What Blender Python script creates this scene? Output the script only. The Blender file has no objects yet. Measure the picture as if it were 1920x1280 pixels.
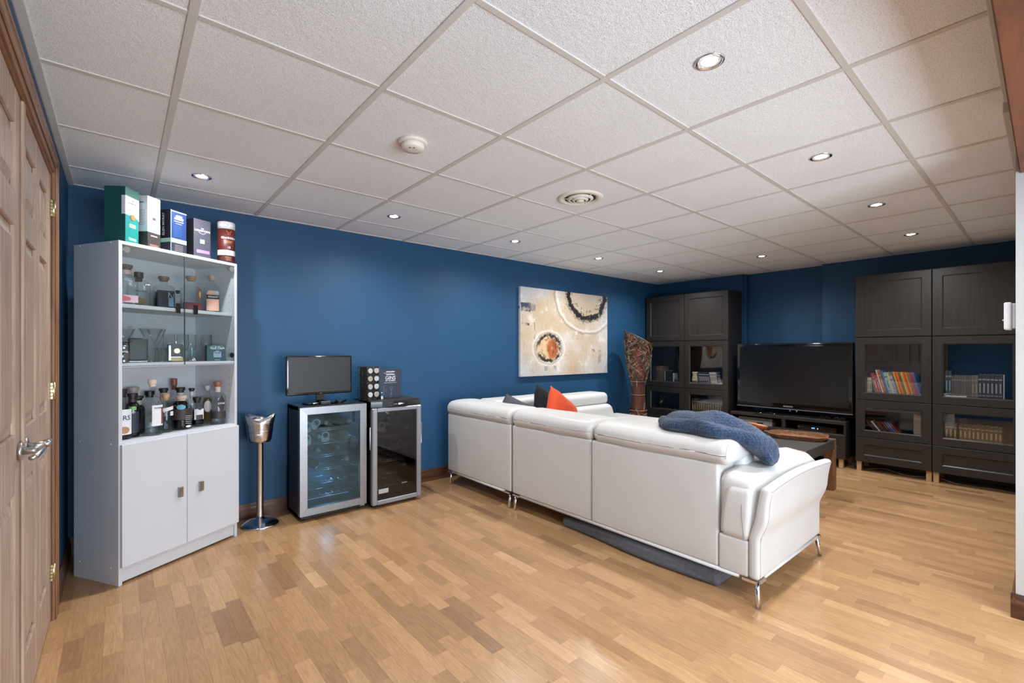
import bpy, bmesh, math, random
from mathutils import Vector, Matrix
random.seed(7)
SC = bpy.context.scene
COL = SC.collection
PI = math.pi

# ------------------------------------------------------------------ camera
cam_d = bpy.data.cameras.new('camera')
cam = bpy.data.objects.new('camera', cam_d)
COL.objects.link(cam)
cam.location = (0.24, -3.8735, 1.25)
cam.rotation_euler = (PI / 2, 0, -0.7071)
cam_d.sensor_width = 36.0
cam_d.lens = 861.27 / 1920 * 36
cam_d.shift_y = 18.67 / 1920
cam_d.clip_start = 0.02
SC.camera = cam

# ------------------------------------------------------------------ world, added fill light out of view, exposure
world = bpy.data.worlds.new('world')
SC.world = world
world.use_nodes = True
world.node_tree.nodes['Background'].inputs[0].default_value = (0.70, 0.80, 1.0, 1)
world.node_tree.nodes['Background'].inputs[1].default_value = 1.0
FILL_W = 165          # cool fill light added in the adjoining room, out of view
SPOT_W = 60          # each recessed downlight
fill_d = bpy.data.lights.new('added_fill', 'AREA')
fill_d.shape = 'RECTANGLE'; fill_d.size = 2.6; fill_d.size_y = 1.6
fill_d.energy = FILL_W; fill_d.color = (0.78, 0.89, 1.0)
fill_lamp = bpy.data.objects.new('added_fill', fill_d)
COL.objects.link(fill_lamp)
fill_lamp.location = (1.45, -6.10, 0.95)
fill_lamp.rotation_euler = (PI / 2 + .55, 0, 0)      # shines along +y, tilted up to brighten the ceiling
fill_lamp['kind'] = 'helper'
SC.view_settings.view_transform = 'Standard'
SC.view_settings.look = 'None'
SC.view_settings.gamma = 1.0
SC.view_settings.use_curve_mapping = False
SC.view_settings.exposure = 0.22
try:
    SC.cycles.use_denoising = True
    SC.cycles.max_bounces = 10
    SC.cycles.diffuse_bounces = 5
    SC.cycles.transparent_max_bounces = 32
    SC.cycles.sample_clamp_indirect = 4.0
    SC.cycles.caustics_reflective = False
    SC.cycles.caustics_refractive = False
except Exception:
    pass

# ------------------------------------------------------------------ mesh helpers
class MB:
    """collects shapes into one mesh"""
    def __init__(s, M=None):
        s.v = []; s.f = []; s.sm = []; s.mi = []; s.M = M; s.m = 0
    def add(s, vs, fs, smooth=False):
        o = len(s.v)
        if s.M is not None:
            vs = [tuple(s.M @ Vector(p)) for p in vs]
        s.v.extend(vs)
        for f in fs:
            s.f.append(tuple(i + o for i in f)); s.sm.append(smooth); s.mi.append(s.m)
        return s
    def box(s, x0, y0, z0, x1, y1, z1, b=0.0):
        if x0 > x1: x0, x1 = x1, x0
        if y0 > y1: y0, y1 = y1, y0
        if z0 > z1: z0, z1 = z1, z0
        b = min(b, (x1 - x0) * .49, (y1 - y0) * .49, (z1 - z0) * .49)
        if b <= 0:
            vs = [(x, y, z) for x in (x0, x1) for y in (y0, y1) for z in (z0, z1)]
            fs = [(0, 1, 3, 2), (4, 6, 7, 5), (0, 4, 5, 1), (2, 3, 7, 6), (0, 2, 6, 4), (1, 5, 7, 3)]
            return s.add(vs, fs)
        vs = []; ix = {}
        X = (x0, x1); Y = (y0, y1); Z = (z0, z1)
        for i in (0, 1):
            for j in (0, 1):
                for k in (0, 1):
                    dx = b if i == 0 else -b; dy = b if j == 0 else -b; dz = b if k == 0 else -b
                    ix[i, j, k, 0] = len(vs); vs.append((X[i], Y[j] + dy, Z[k] + dz))
                    ix[i, j, k, 1] = len(vs); vs.append((X[i] + dx, Y[j], Z[k] + dz))
                    ix[i, j, k, 2] = len(vs); vs.append((X[i] + dx, Y[j] + dy, Z[k]))
        fs = []
        q = lambda a, c, d, e, flip: fs.append((a, c, d, e) if not flip else (e, d, c, a))
        for i in (0, 1):
            q(ix[i, 0, 0, 0], ix[i, 0, 1, 0], ix[i, 1, 1, 0], ix[i, 1, 0, 0], i == 1)
            q(ix[0, i, 0, 1], ix[1, i, 0, 1], ix[1, i, 1, 1], ix[0, i, 1, 1], i == 1)
            q(ix[0, 0, i, 2], ix[0, 1, i, 2], ix[1, 1, i, 2], ix[1, 0, i, 2], i == 1)
        for i in (0, 1):
            for j in (0, 1):
                q(ix[i, j, 0, 0], ix[i, j, 1, 0], ix[i, j, 1, 1], ix[i, j, 0, 1], (i + j) % 2 == 1)
                q(ix[i, 0, j, 0], ix[i, 0, j, 2], ix[i, 1, j, 2], ix[i, 1, j, 0], False)
                q(ix[0, i, j, 1], ix[1, i, j, 1], ix[1, i, j, 2], ix[0, i, j, 2], False)
                for k in (0, 1):
                    fs.append((ix[i, j, k, 0], ix[i, j, k, 1], ix[i, j, k, 2]))
        return s.add(vs, fs)
    def prism(s, pts, a, b2, axis='y', smooth=False):
        """pts: 2-D outline, extruded along axis between a and b2"""
        n = len(pts)
        def P(p, t):
            if axis == 'y': return (p[0], t, p[1])
            if axis == 'x': return (t, p[0], p[1])
            return (p[0], p[1], t)
        vs = [P(p, a) for p in pts] + [P(p, b2) for p in pts]
        o = len(s.f)
        s.add(vs, [tuple(range(n))[::-1], tuple(range(n, 2 * n))])
        o2 = len(s.v) - 2 * n
        for i in range(n):
            j = (i + 1) % n
            s.f.append((o2 + i, o2 + j, o2 + n + j, o2 + n + i)); s.sm.append(smooth); s.mi.append(s.m)
        return s
    def lathe(s, prof, n=16, c=(0, 0, 0), w=1.0, d=1.0, ex=2.0, smooth=True, cap=True):
        """prof: (radius, z) rings; w, d scale x and y; ex > 2 gives a squarer section"""
        vs = []; fs = []
        for r, z in prof:
            for k in range(n):
                a = 2 * PI * (k + (.5 if ex > 2 else 0)) / n
                ca, sa = math.cos(a), math.sin(a)
                if ex != 2:
                    ca = math.copysign(abs(ca) ** (2 / ex), ca); sa = math.copysign(abs(sa) ** (2 / ex), sa)
                vs.append((c[0] + r * w * ca, c[1] + r * d * sa, c[2] + z))
        m = len(prof)
        for i in range(m - 1):
            for k in range(n):
                k2 = (k + 1) % n
                fs.append((i * n + k, i * n + k2, (i + 1) * n + k2, (i + 1) * n + k))
        s.add(vs, fs, smooth)
        if cap:
            o = len(s.v) - len(vs)
            s.f.append(tuple(o + k for k in range(n))[::-1]); s.sm.append(False); s.mi.append(s.m)
            s.f.append(tuple(o + (m - 1) * n + k for k in range(n))); s.sm.append(False); s.mi.append(s.m)
        return s
    def cyl(s, c, r, h, n=16, axis='z', r2=None, smooth=True):
        r2 = r if r2 is None else r2
        vs = []
        for t, rr in ((0, r), (h, r2)):
            for k in range(n):
                a = 2 * PI * k / n
                p = (rr * math.cos(a), rr * math.sin(a))
                if axis == 'z': vs.append((c[0] + p[0], c[1] + p[1], c[2] + t))
                elif axis == 'y': vs.append((c[0] + p[1], c[1] + t, c[2] + p[0]))
                else: vs.append((c[0] + t, c[1] + p[0], c[2] + p[1]))
        s.add(vs, [(k, (k + 1) % n, n + (k + 1) % n, n + k) for k in range(n)], smooth)
        o = len(s.v) - 2 * n
        for f in (tuple(o + k for k in range(n))[::-1], tuple(o + n + k for k in range(n))):
            s.f.append(f); s.sm.append(False); s.mi.append(s.m)
        return s
    def tube(s, pts, r, n=8, closed=False, cap=True):
        pts = [Vector(p) for p in pts]
        m = len(pts); vs = []; up = None
        rs = r if isinstance(r, (list, tuple)) else [r] * m
        for i, p in enumerate(pts):
            a = pts[(i - 1) % m] if (i > 0 or closed) else p
            b = pts[(i + 1) % m] if (i < m - 1 or closed) else p
            t = (b - a)
            t = t.normalized() if t.length > 1e-9 else Vector((0, 0, 1))
            if up is None:
                up = Vector((0, 0, 1)) if abs(t.z) < .9 else Vector((1, 0, 0))
            sd = t.cross(up)
            if sd.length < 1e-6: sd = t.orthogonal()
            sd.normalize(); up = sd.cross(t).normalized()
            for k in range(n):
                an = 2 * PI * k / n
                vs.append(tuple(p + (sd * math.cos(an) + up * math.sin(an)) * rs[i]))
        fs = []
        for i in range(m if closed else m - 1):
            i2 = (i + 1) % m
            for k in range(n):
                k2 = (k + 1) % n
                fs.append((i * n + k, i * n + k2, i2 * n + k2, i2 * n + k))
        if cap and not closed:
            fs.append(tuple(range(n))[::-1]); fs.append(tuple((m - 1) * n + k for k in range(n)))
        return s.add(vs, fs, True)
    def rbox(s, x0, y0, z0, x1, y1, z1, r, k=4, m=6, fn=None):
        """soft box with rounded edges, a grid fine enough to be bent by fn"""
        h = [(x1 - x0) / 2, (y1 - y0) / 2, (z1 - z0) / 2]
        c = [(x0 + x1) / 2, (y0 + y1) / 2, (z0 + z1) / 2]
        rr = r if isinstance(r, (tuple, list)) else (r, r, r)
        rr = [min(rr[i], h[i] * .999) for i in range(3)]
        ms = m if isinstance(m, (tuple, list)) else (m, m, m)
        def steps(hh, q, mm):
            e = [math.tan((i / k - 1) * PI / 4) + 1 for i in range(k + 1)]   # 0..1
            L = [-hh + q * t for t in e]
            mid = [-(hh - q) + 2 * (hh - q) * i / mm for i in range(1, mm)]
            return L + mid + [-t for t in L[::-1]]
        st = [steps(h[i], rr[i], ms[i]) for i in range(3)]
        vs = []; ix = {}; fs = []
        def vid(p):
            key = tuple(round(t, 6) for t in p)
            if key not in ix:
                q = []; d = []
                for i in range(3):
                    lim = h[i] - rr[i]
                    cc = max(-lim, min(lim, p[i])); q.append(cc); d.append((p[i] - cc) / rr[i])
                L = math.sqrt(sum(t * t for t in d)) or 1
                o = [q[i] + d[i] / L * rr[i] + c[i] for i in range(3)]
                if fn: o = fn(*o)
                ix[key] = len(vs); vs.append(tuple(o))
            return ix[key]
        for ax in range(3):
            u, w = [(1, 2), (2, 0), (0, 1)][ax]
            for sg in (-1, 1):
                for i in range(len(st[u]) - 1):
                    for j in range(len(st[w]) - 1):
                        qs = []
                        for a, b in ((i, j), (i + 1, j), (i + 1, j + 1), (i, j + 1)):
                            p = [0, 0, 0]; p[ax] = sg * h[ax]; p[u] = st[u][a]; p[w] = st[w][b]
                            qs.append(vid(p))
                        fs.append(tuple(qs if sg > 0 else qs[::-1]))
        return s.add(vs, fs, True)
    def mesh(s, name, mats):
        me = bpy.data.meshes.new(name)
        me.from_pydata(s.v, [], s.f)
        for m in (mats if isinstance(mats, (list, tuple)) else [mats]):
            me.materials.append(m)
        me.polygons.foreach_set('use_smooth', s.sm)
        me.polygons.foreach_set('material_index', s.mi)
        me.update()
        bm = bmesh.new(); bm.from_mesh(me)
        bmesh.ops.recalc_face_normals(bm, faces=bm.faces)
        bm.to_mesh(me); bm.free()
        return me
    def build(s, name, mats, parent=None, loc=None, rot=None):
        return link(name, s.mesh(name, mats), parent, loc, rot)

def link(name, me, parent=None, loc=None, rot=None):
    o = bpy.data.objects.new(name, me)
    COL.objects.link(o)
    if parent is not None: o.parent = parent
    if loc is not None: o.location = loc
    if rot is not None: o.rotation_euler = rot
    return o
def tag(o, label=None, cat=None, group=None, kind=None):
    if label: o['label'] = label
    if cat: o['category'] = cat
    if group: o['group'] = group
    if kind: o['kind'] = kind
    return o
def thing(name, label, cat, loc=(0, 0, 0), rz=0.0, group=None):
    o = bpy.data.objects.new(name, None)
    o.empty_display_size = .05
    COL.objects.link(o)
    o.location = loc; o.rotation_euler = (0, 0, rz)
    return tag(o, label, cat, group)
def struct(o): return tag(o, kind='structure')

_txt_cache = {}
def text_mesh(txt, size, mat, align='CENTER', bold=0.0, squeeze=1.0, depth=0.0003):
    cu = bpy.data.curves.new('lettering', 'FONT')
    cu.body = txt; cu.size = size; cu.align_x = align; cu.align_y = 'CENTER'
    cu.offset = bold; cu.extrude = depth; cu.resolution_u = 2
    o = bpy.data.objects.new('lettering', cu)
    COL.objects.link(o)
    dg = bpy.context.evaluated_depsgraph_get()
    dg.update()
    me = bpy.data.meshes.new_from_object(o.evaluated_get(dg))
    bpy.data.objects.remove(o); bpy.data.curves.remove(cu)
    if squeeze != 1.0:
        me.transform(Matrix.Diagonal((squeeze, 1, 1, 1)))
    me.materials.clear(); me.materials.append(mat)
    return me
def lettering(txt, size, mat, parent, loc, rot=(PI / 2, 0, 0), name='lettering', **kw):
    return link(name, text_mesh(txt, size, mat, **kw), parent, loc, rot)
def wrap_lettering(txt, size, mat, parent, r, z, a0=-PI / 2, name='lettering', **kw):
    """text bent round a vertical cylinder of radius r, centred at angle a0"""
    me = text_mesh(txt, size, mat, **kw)
    for v in me.vertices:
        x, y, zz = v.co
        a = a0 + x / r
        rr = r + .0006 + zz
        v.co = (rr * math.cos(a), rr * math.sin(a), z + y)
    me.update()
    return link(name, me, parent)

# ------------------------------------------------------------------ materials
def lin(c):
    """sRGB 0-255 -> linear"""
    return tuple(((t / 255) / 12.92 if t / 255 <= .04045 else ((t / 255 + .055) / 1.055) ** 2.4) for t in c)
def new_mat(name):
    m = bpy.data.materials.new(name); m.use_nodes = True
    nt = m.node_tree
    return m, nt, nt.nodes['Principled BSDF']
def N(nt, t, **kw):
    n = nt.nodes.new(t)
    for k, v in kw.items(): setattr(n, k, v)
    return n
def mat(name, rgb, rough=.5, metal=0.0, var=.06, scale=12.0, bump=0.0, bscale=200.0, spec=.5, stretch=(1, 1, 1), emit=None, estr=0.0, coat=0.0, sheen=0.0, coords='Object'):
    """rgb in sRGB 0-255; gentle procedural variation and optional fine relief"""
    m, nt, b = new_mat(name)
    col = lin(rgb)
    tc = N(nt, 'ShaderNodeTexCoord')
    mp = N(nt, 'ShaderNodeMapping'); mp.inputs['Scale'].default_value = stretch
    nt.links.new(tc.outputs[coords], mp.inputs[0])
    no = N(nt, 'ShaderNodeTexNoise'); no.inputs['Scale'].default_value = scale; no.inputs['Detail'].default_value = 5
    nt.links.new(mp.outputs[0], no.inputs['Vector'])
    rp = N(nt, 'ShaderNodeValToRGB')
    lo = tuple(max(0, t * (1 - var)) for t in col) + (1,); hi = tuple(min(1, t * (1 + var)) for t in col) + (1,)
    rp.color_ramp.elements[0].position = .3; rp.color_ramp.elements[0].color = lo
    rp.color_ramp.elements[1].position = .7; rp.color_ramp.elements[1].color = hi
    nt.links.new(no.outputs[0], rp.inputs[0])
    nt.links.new(rp.outputs[0], b.inputs['Base Color'])
    b.inputs['Roughness'].default_value = rough; b.inputs['Metallic'].default_value = metal
    b.inputs['Specular IOR Level'].default_value = spec
    if coat: b.inputs['Coat Weight'].default_value = coat; b.inputs['Coat Roughness'].default_value = .08
    if sheen: b.inputs['Sheen Weight'].default_value = sheen
    if bump:
        n2 = N(nt, 'ShaderNodeTexNoise'); n2.inputs['Scale'].default_value = bscale; n2.inputs['Detail'].default_value = 3
        nt.links.new(mp.outputs[0], n2.inputs['Vector'])
        bp = N(nt, 'ShaderNodeBump'); bp.inputs['Strength'].default_value = bump; bp.inputs['Distance'].default_value = .002
        nt.links.new(n2.outputs[0], bp.inputs['Height']); nt.links.new(bp.outputs[0], b.inputs['Normal'])
    if emit:
        b.inputs['Emission Color'].default_value = lin(emit) + (1,); b.inputs['Emission Strength'].default_value = estr
    return m
def wood(name, c0, c1, rough=.45, scale=3.0, stretch=(1, 1, 1), coat=0.0, spec=.5, bump=.12, coords='Object'):
    """grain runs along the axis with the small stretch value"""
    m, nt, b = new_mat(name)
    tc = N(nt, 'ShaderNodeTexCoord'); mp = N(nt, 'ShaderNodeMapping'); mp.inputs['Scale'].default_value = stretch
    nt.links.new(tc.outputs[coords], mp.inputs[0])
    n1 = N(nt, 'ShaderNodeTexNoise'); n1.inputs['Scale'].default_value = scale; n1.inputs['Detail'].default_value = 8; n1.inputs['Distortion'].default_value = .6
    nt.links.new(mp.outputs[0], n1.inputs['Vector'])
    rp = N(nt, 'ShaderNodeValToRGB')
    rp.color_ramp.elements[0].position = .32; rp.color_ramp.elements[0].color = lin(c0) + (1,)
    rp.color_ramp.elements[1].position = .68; rp.color_ramp.elements[1].color = lin(c1) + (1,)
    nt.links.new(n1.outputs[0], rp.inputs[0]); nt.links.new(rp.outputs[0], b.inputs['Base Color'])
    b.inputs['Roughness'].default_value = rough; b.inputs['Specular IOR Level'].default_value = spec
    if coat: b.inputs['Coat Weight'].default_value = coat; b.inputs['Coat Roughness'].default_value = .12
    bp = N(nt, 'ShaderNodeBump'); bp.inputs['Strength'].default_value = bump; bp.inputs['Distance'].default_value = .001
    nt.links.new(n1.outputs[0], bp.inputs['Height']); nt.links.new(bp.outputs[0], b.inputs['Normal'])
    return m
def schlick(nt, f0):
    """reflectance from the angle alone, the same on both faces of a thin pane"""
    lw = N(nt, 'ShaderNodeLayerWeight'); lw.inputs[0].default_value = .5
    p = N(nt, 'ShaderNodeMath', operation='POWER'); p.inputs[1].default_value = 5
    nt.links.new(lw.outputs['Facing'], p.inputs[0])
    q = N(nt, 'ShaderNodeMath', operation='MULTIPLY_ADD'); q.inputs[1].default_value = 1 - f0; q.inputs[2].default_value = f0
    nt.links.new(p.outputs[0], q.inputs[0])
    return q.outputs[0]
def pane_mat(name, tint=(1, 1, 1), refl=1.0, rough=0.0, base=.04):
    """flat window-type glass: Fresnel mix of a tinted see-through and a mirror"""
    m, nt, b = new_mat(name)
    nt.nodes.remove(b)
    out = nt.nodes['Material Output']
    tr = N(nt, 'ShaderNodeBsdfTransparent'); tr.inputs[0].default_value = tuple(tint) + (1,)
    gl = N(nt, 'ShaderNodeBsdfGlossy'); gl.inputs['Roughness'].default_value = rough
    gl.inputs[0].default_value = (refl, refl, refl, 1)
    no = N(nt, 'ShaderNodeTexNoise'); no.inputs['Scale'].default_value = 3
    ma = N(nt, 'ShaderNodeMath', operation='MULTIPLY_ADD'); ma.inputs[1].default_value = .02
    nt.links.new(no.outputs[0], ma.inputs[0]); nt.links.new(schlick(nt, base), ma.inputs[2])
    mx = N(nt, 'ShaderNodeMixShader')
    nt.links.new(ma.outputs[0], mx.inputs[0]); nt.links.new(tr.outputs[0], mx.inputs[1]); nt.links.new(gl.outputs[0], mx.inputs[2])
    nt.links.new(mx.outputs[0], out.inputs[0])
    return m
def glass_mat(name, rgb=(1, 1, 1), rough=0.0, ior=1.4):
    """thin-walled glass or liquid: tinted see-through, denser where the wall is seen edge-on, plus a Fresnel mirror"""
    m, nt, b = new_mat(name)
    nt.nodes.remove(b)
    out = nt.nodes['Material Output']
    lw = N(nt, 'ShaderNodeLayerWeight'); lw.inputs[0].default_value = .35
    no = N(nt, 'ShaderNodeTexNoise'); no.inputs['Scale'].default_value = 20
    bp = N(nt, 'ShaderNodeBump'); bp.inputs['Strength'].default_value = .04; bp.inputs['Distance'].default_value = .003
    nt.links.new(no.outputs[0], bp.inputs['Height'])
    rp = N(nt, 'ShaderNodeValToRGB')
    rp.color_ramp.elements[0].position = .45; rp.color_ramp.elements[0].color = tuple(rgb) + (1,)
    rp.color_ramp.elements[1].position = 1.0; rp.color_ramp.elements[1].color = tuple(t * .52 for t in rgb) + (1,)
    nt.links.new(lw.outputs['Facing'], rp.inputs[0])
    tr = N(nt, 'ShaderNodeBsdfTransparent'); nt.links.new(rp.outputs[0], tr.inputs[0])
    gl = N(nt, 'ShaderNodeBsdfGlossy'); gl.inputs['Roughness'].default_value = max(.03, rough)
    nt.links.new(bp.outputs[0], gl.inputs['Normal'])
    mx = N(nt, 'ShaderNodeMixShader')
    nt.links.new(schlick(nt, ((ior - 1) / (ior + 1)) ** 2), mx.inputs[0]); nt.links.new(tr.outputs[0], mx.inputs[1]); nt.links.new(gl.outputs[0], mx.inputs[2])
    nt.links.new(mx.outputs[0], out.inputs[0])
    return m
MC = {}
def pm(rgb, rough=.5, metal=0.0, **kw):
    """plain painted / printed colour, shared by value"""
    k = (tuple(rgb), rough, metal) + tuple(sorted(kw.items()))
    if k not in MC: MC[k] = mat('paint_%d_%d_%d' % tuple(rgb), rgb, rough, metal, **kw)
    return MC[k]
# ================================================================== ROOM
ZC = 2.273           # ceiling
XB, XN = 6.53, 6.64  # far wall, back of its niche
YO = -3.77           # where the room opens to the next one
M_blue = mat('blue_wall_paint', (28, 72, 107), .55, var=.04, scale=2.5, bump=.05, bscale=260, spec=.4)
M_white = mat('white_wall_paint', (180, 178, 174), .6, var=.03, scale=3, bump=.05, bscale=260)
M_base = wood('dark_baseboard_wood', (62, 36, 20), (98, 60, 36), .4, 5, (1, 1, 6), coat=.2)
M_base_x = wood('dark_baseboard_wood_along', (62, 36, 20), (98, 60, 36), .4, 5, (1, 6, 6), coat=.2)
M_beam = wood('beam_wood', (88, 48, 27), (120, 70, 42), .5, 4, (.6, 6, 6))
M_oak = wood('limed_oak', (150, 126, 108), (186, 161, 142), .5, 5, (9, 9, .7), bump=.2)
M_casing = wood('casing_wood', (110, 74, 48), (146, 104, 72), .45, 5, (9, 9, .7), coat=.1)
M_casing_h = wood('casing_wood_across', (110, 74, 48), (146, 104, 72), .45, 5, (9, .7, 9), coat=.1)
M_chrome = mat('chrome', (225, 226, 230), .12, 1.0, var=.02)
M_steel = mat('brushed_steel', (158, 159, 162), .32, 1.0, var=.08, scale=8, stretch=(1, 1, 20))
M_steel_x = mat('brushed_steel_along', (150, 153, 158), .36, 1.0, var=.06, scale=8, stretch=(20, 1, 1))
M_nickel = mat('satin_nickel', (190, 190, 190), .28, 1.0, var=.03)
M_black = mat('black_plastic', (14, 14, 15), .35, var=.1)
M_gloss = mat('gloss_black_plastic', (8, 8, 9), .08, var=.1, coat=.5)
M_brass = mat('brass_hinge', (206, 190, 150), .3, 1.0, var=.04)

# ---- floor: strip laminate, the strips run along y
def floor_mat():
    m, nt, b = new_mat('oak_strip_laminate')
    at = N(nt, 'ShaderNodeAttribute', attribute_name='tone')
    ge = N(nt, 'ShaderNodeNewGeometry')
    # every strip reads its own piece of grain
    oi = N(nt, 'ShaderNodeVectorMath', operation='MULTIPLY'); oi.inputs[1].default_value = (37.0, 91.0, 53.0)
    cb = N(nt, 'ShaderNodeCombineXYZ')
    for i in range(3): nt.links.new(at.outputs['Fac'], cb.inputs[i])
    nt.links.new(cb.outputs[0], oi.inputs[0])
    ad = N(nt, 'ShaderNodeVectorMath', operation='ADD')
    nt.links.new(ge.outputs['Position'], ad.inputs[0]); nt.links.new(oi.outputs[0], ad.inputs[1])
    mp = N(nt, 'ShaderNodeMapping'); mp.inputs['Scale'].default_value = (14, 1.6, 14)
    nt.links.new(ad.outputs[0], mp.inputs[0])
    wv = N(nt, 'ShaderNodeTexNoise'); wv.inputs['Scale'].default_value = 1.6; wv.inputs['Detail'].default_value = 3; wv.inputs['Distortion'].default_value = 1.2
    nt.links.new(mp.outputs[0], wv.inputs['Vector'])
    # cathedral figure: bands of the noise value
    mu = N(nt, 'ShaderNodeMath', operation='MULTIPLY'); mu.inputs[1].default_value = 46
    sn = N(nt, 'ShaderNodeMath', operation='SINE')
    nt.links.new(wv.outputs[0], mu.inputs[0]); nt.links.new(mu.outputs[0], sn.inputs[0])
    fine = N(nt, 'ShaderNodeTexNoise'); fine.inputs['Scale'].default_value = 9; fine.inputs['Detail'].default_value = 6
    mp2 = N(nt, 'ShaderNodeMapping'); mp2.inputs['Scale'].default_value = (22, 1.2, 22)
    nt.links.new(ad.outputs[0], mp2.inputs[0]); nt.links.new(mp2.outputs[0], fine.inputs['Vector'])
    rp = N(nt, 'ShaderNodeValToRGB')
    e = rp.color_ramp.elements
    e[0].position = 0; e[0].color = lin((142, 106, 74)) + (1,)
    e[1].position = 1; e[1].color = lin((192, 152, 110)) + (1,)
    n = e.new(.35); n.color = lin((164, 125, 87)) + (1,)
    n = e.new(.7); n.color = lin((177, 137, 96)) + (1,)
    nt.links.new(at.outputs['Fac'], rp.inputs[0])
    a1 = N(nt, 'ShaderNodeMath', operation='MULTIPLY_ADD'); a1.inputs[1].default_value = .075; a1.inputs[2].default_value = .72
    nt.links.new(sn.outputs[0], a1.inputs[0])
    a2 = N(nt, 'ShaderNodeMath', operation='MULTIPLY_ADD'); a2.inputs[1].default_value = .55
    nt.links.new(fine.outputs[0], a2.inputs[0]); nt.links.new(a1.outputs[0], a2.inputs[2])
    mx = N(nt, 'ShaderNodeVectorMath', operation='SCALE')
    nt.links.new(rp.outputs[0], mx.inputs[0]); nt.links.new(a2.outputs[0], mx.inputs['Scale'])
    nt.links.new(mx.outputs[0], b.inputs['Base Color'])
    b.inputs['Roughness'].default_value = .28
    b.inputs['Specular IOR Level'].default_value = .5
    bp = N(nt, 'ShaderNodeBump'); bp.inputs['Strength'].default_value = .05; bp.inputs['Distance'].default_value = .001
    nt.links.new(fine.outputs[0], bp.inputs['Height']); nt.links.new(bp.outputs[0], b.inputs['Normal'])
    return m
M_floor = floor_mat()
M_sub = mat('floor_joint', (160, 118, 76), .6)
floor = MB().box(-.05, -6.5, -.06, 7.0, .05, -.004).build('floor', M_sub)
struct(floor)
SW = .0645
rs = random.Random(11)
def strip_mesh(L, tone, x=None, y=None):
    mb = MB()
    return mb
strips = []          # (x, y0, y1, tone)
x = -.006
col_i = 0
while x < 6.62:
    y = .02 - rs.random() * .4
    first = True
    ytop = .03
    while ytop > -4.6:
        L = rs.choice((.20, .26, .30, .34, .38, .42, .48))
        if first: L *= rs.uniform(.4, 1); first = False
        t = min(1, max(0, rs.gauss(.52, .205)))
        strips.append((x, ytop - L, ytop, t))
        ytop -= L
    x += SW; col_i += 1
fwd = Vector((math.sin(.7071), math.cos(.7071), 0)); rgt = Vector((math.cos(.7071), -math.sin(.7071), 0))
def px_of(p):
    d = Vector(p) - Vector((.24, -3.8735, 1.25)); z = d.dot(fwd)
    if z < .1: return None
    return (960 + 861.27 * d.dot(rgt) / z, 658.67 - 861.27 * d.z / z, z)
def strip_rank(s):
    c = px_of((s[0] + SW / 2, (s[1] + s[2]) / 2, 0))
    if c is None or not (40 < c[0] < 1925 and 640 < c[1] < 1300): return 1e9
    if 2.65 < s[0] < 3.4 and -2.9 < (s[1] + s[2]) / 2 < -.1: return 1e8     # beneath the sofa
    return c[2]
strips.sort(key=strip_rank)
tone_meshes = {}
def strip_geo(mb, x0, y0, x1, y1, z=-.0, g=.0001, b=.0003):
    mb.box(x0 + g, y0 + g, z - .004, x1 - g, y1 - g, z, b)
for s_ in strips[:300]:
    L = round(s_[2] - s_[1], 3); t = round(s_[3] * 15) / 15
    k = (L, t)
    if k not in tone_meshes:
        mb = MB(); strip_geo(mb, 0, 0, SW, L)
        me = mb.mesh('plank', M_floor)
        a = me.attributes.new('tone', 'FLOAT', 'FACE'); a.data.foreach_set('value', [t] * len(me.polygons))
        tone_meshes[k] = me
    link('plank', tone_meshes[k], floor, (s_[0], s_[1], 0))
mb = MB(); tones = []
for s_ in strips[300:]:
    n0 = len(mb.f); strip_geo(mb, s_[0], s_[1], s_[0] + SW, s_[2]); tones += [s_[3]] * (len(mb.f) - n0)
me = mb.mesh('distant_planking', M_floor)
a = me.attributes.new('tone', 'FLOAT', 'FACE'); a.data.foreach_set('value', tones)
tag(link('distant_planking', me, floor), kind='stuff')
mb = MB().box(-.05, -6.5, -.004, 3.5, -4.6, 0)
me = mb.mesh('rear_planking', M_floor)
a = me.attributes.new('tone', 'FLOAT', 'FACE'); a.data.foreach_set('value', [.5] * len(me.polygons))
link('rear_planking', me, floor)

# ---- walls
struct(MB().box(-.05, .03, -.06, 6.7, .15, 2.45).build('wall_back', M_blue))
DY0, DY1, DZ = -.87, -2.53, 2.075     # opening of the double door in the left wall
wl = MB()
wl.box(-.12, DY0, 0, 0, .03, 2.45); wl.box(-.12, -6.3, 0, 0, DY1, 2.45); wl.box(-.12, DY1, DZ + .002, 0, DY0, 2.45)
struct(wl.build('wall_left', M_blue))
wf = MB()
wf.box(XB, -1.225, 0, XB + .2, .03, 2.45)
wf.box(XN, -2.14, 0, XN + .1, -1.225, 2.45)
wf.box(XB - .02, YO, 0, XB + .2, -2.14, 2.45)
wfo = struct(wf.build('wall_far', M_blue))
MB().box(XB + .035, -1.262, 0, XB + .075, -1.225, ZC).build('corner_bead', M_blue, wfo)
# white wall beside the opening
wr = MB().box(3.445, YO - .14, 0, 6.7, YO, 2.45)
wr.box(3.445, -6.3, 0, 3.57, YO - .13, 2.08)
struct(wr.build('wall_right', M_white))
bb = lambda: [(0, 0), (.016, 0), (.016, .075), (.011, .086), (.011, .098), (.005, .112), (0, .112)]
def base_run(name, p0, p1, n, m):
    """baseboard profile run from p0 to p1, standing out along n"""
    mb = MB(); vs = []
    for p in (p0, p1):
        for d, z in bb(): vs.append((p[0] + n[0] * d, p[1] + n[1] * d, z))
    k = len(bb())
    mb.add(vs, [tuple(range(k)), tuple(range(k, 2 * k))[::-1]] + [(i, (i + 1) % k, k + (i + 1) % k, k + i) for i in range(k)])
    return struct(mb.build(name, m))
base_run("baseboard_back", (0, .03), (6.53, .03), (0, -1), M_base_x)
base_run("baseboard_left", (0, .03), (0, -.80), (1, 0), M_base)
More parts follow.
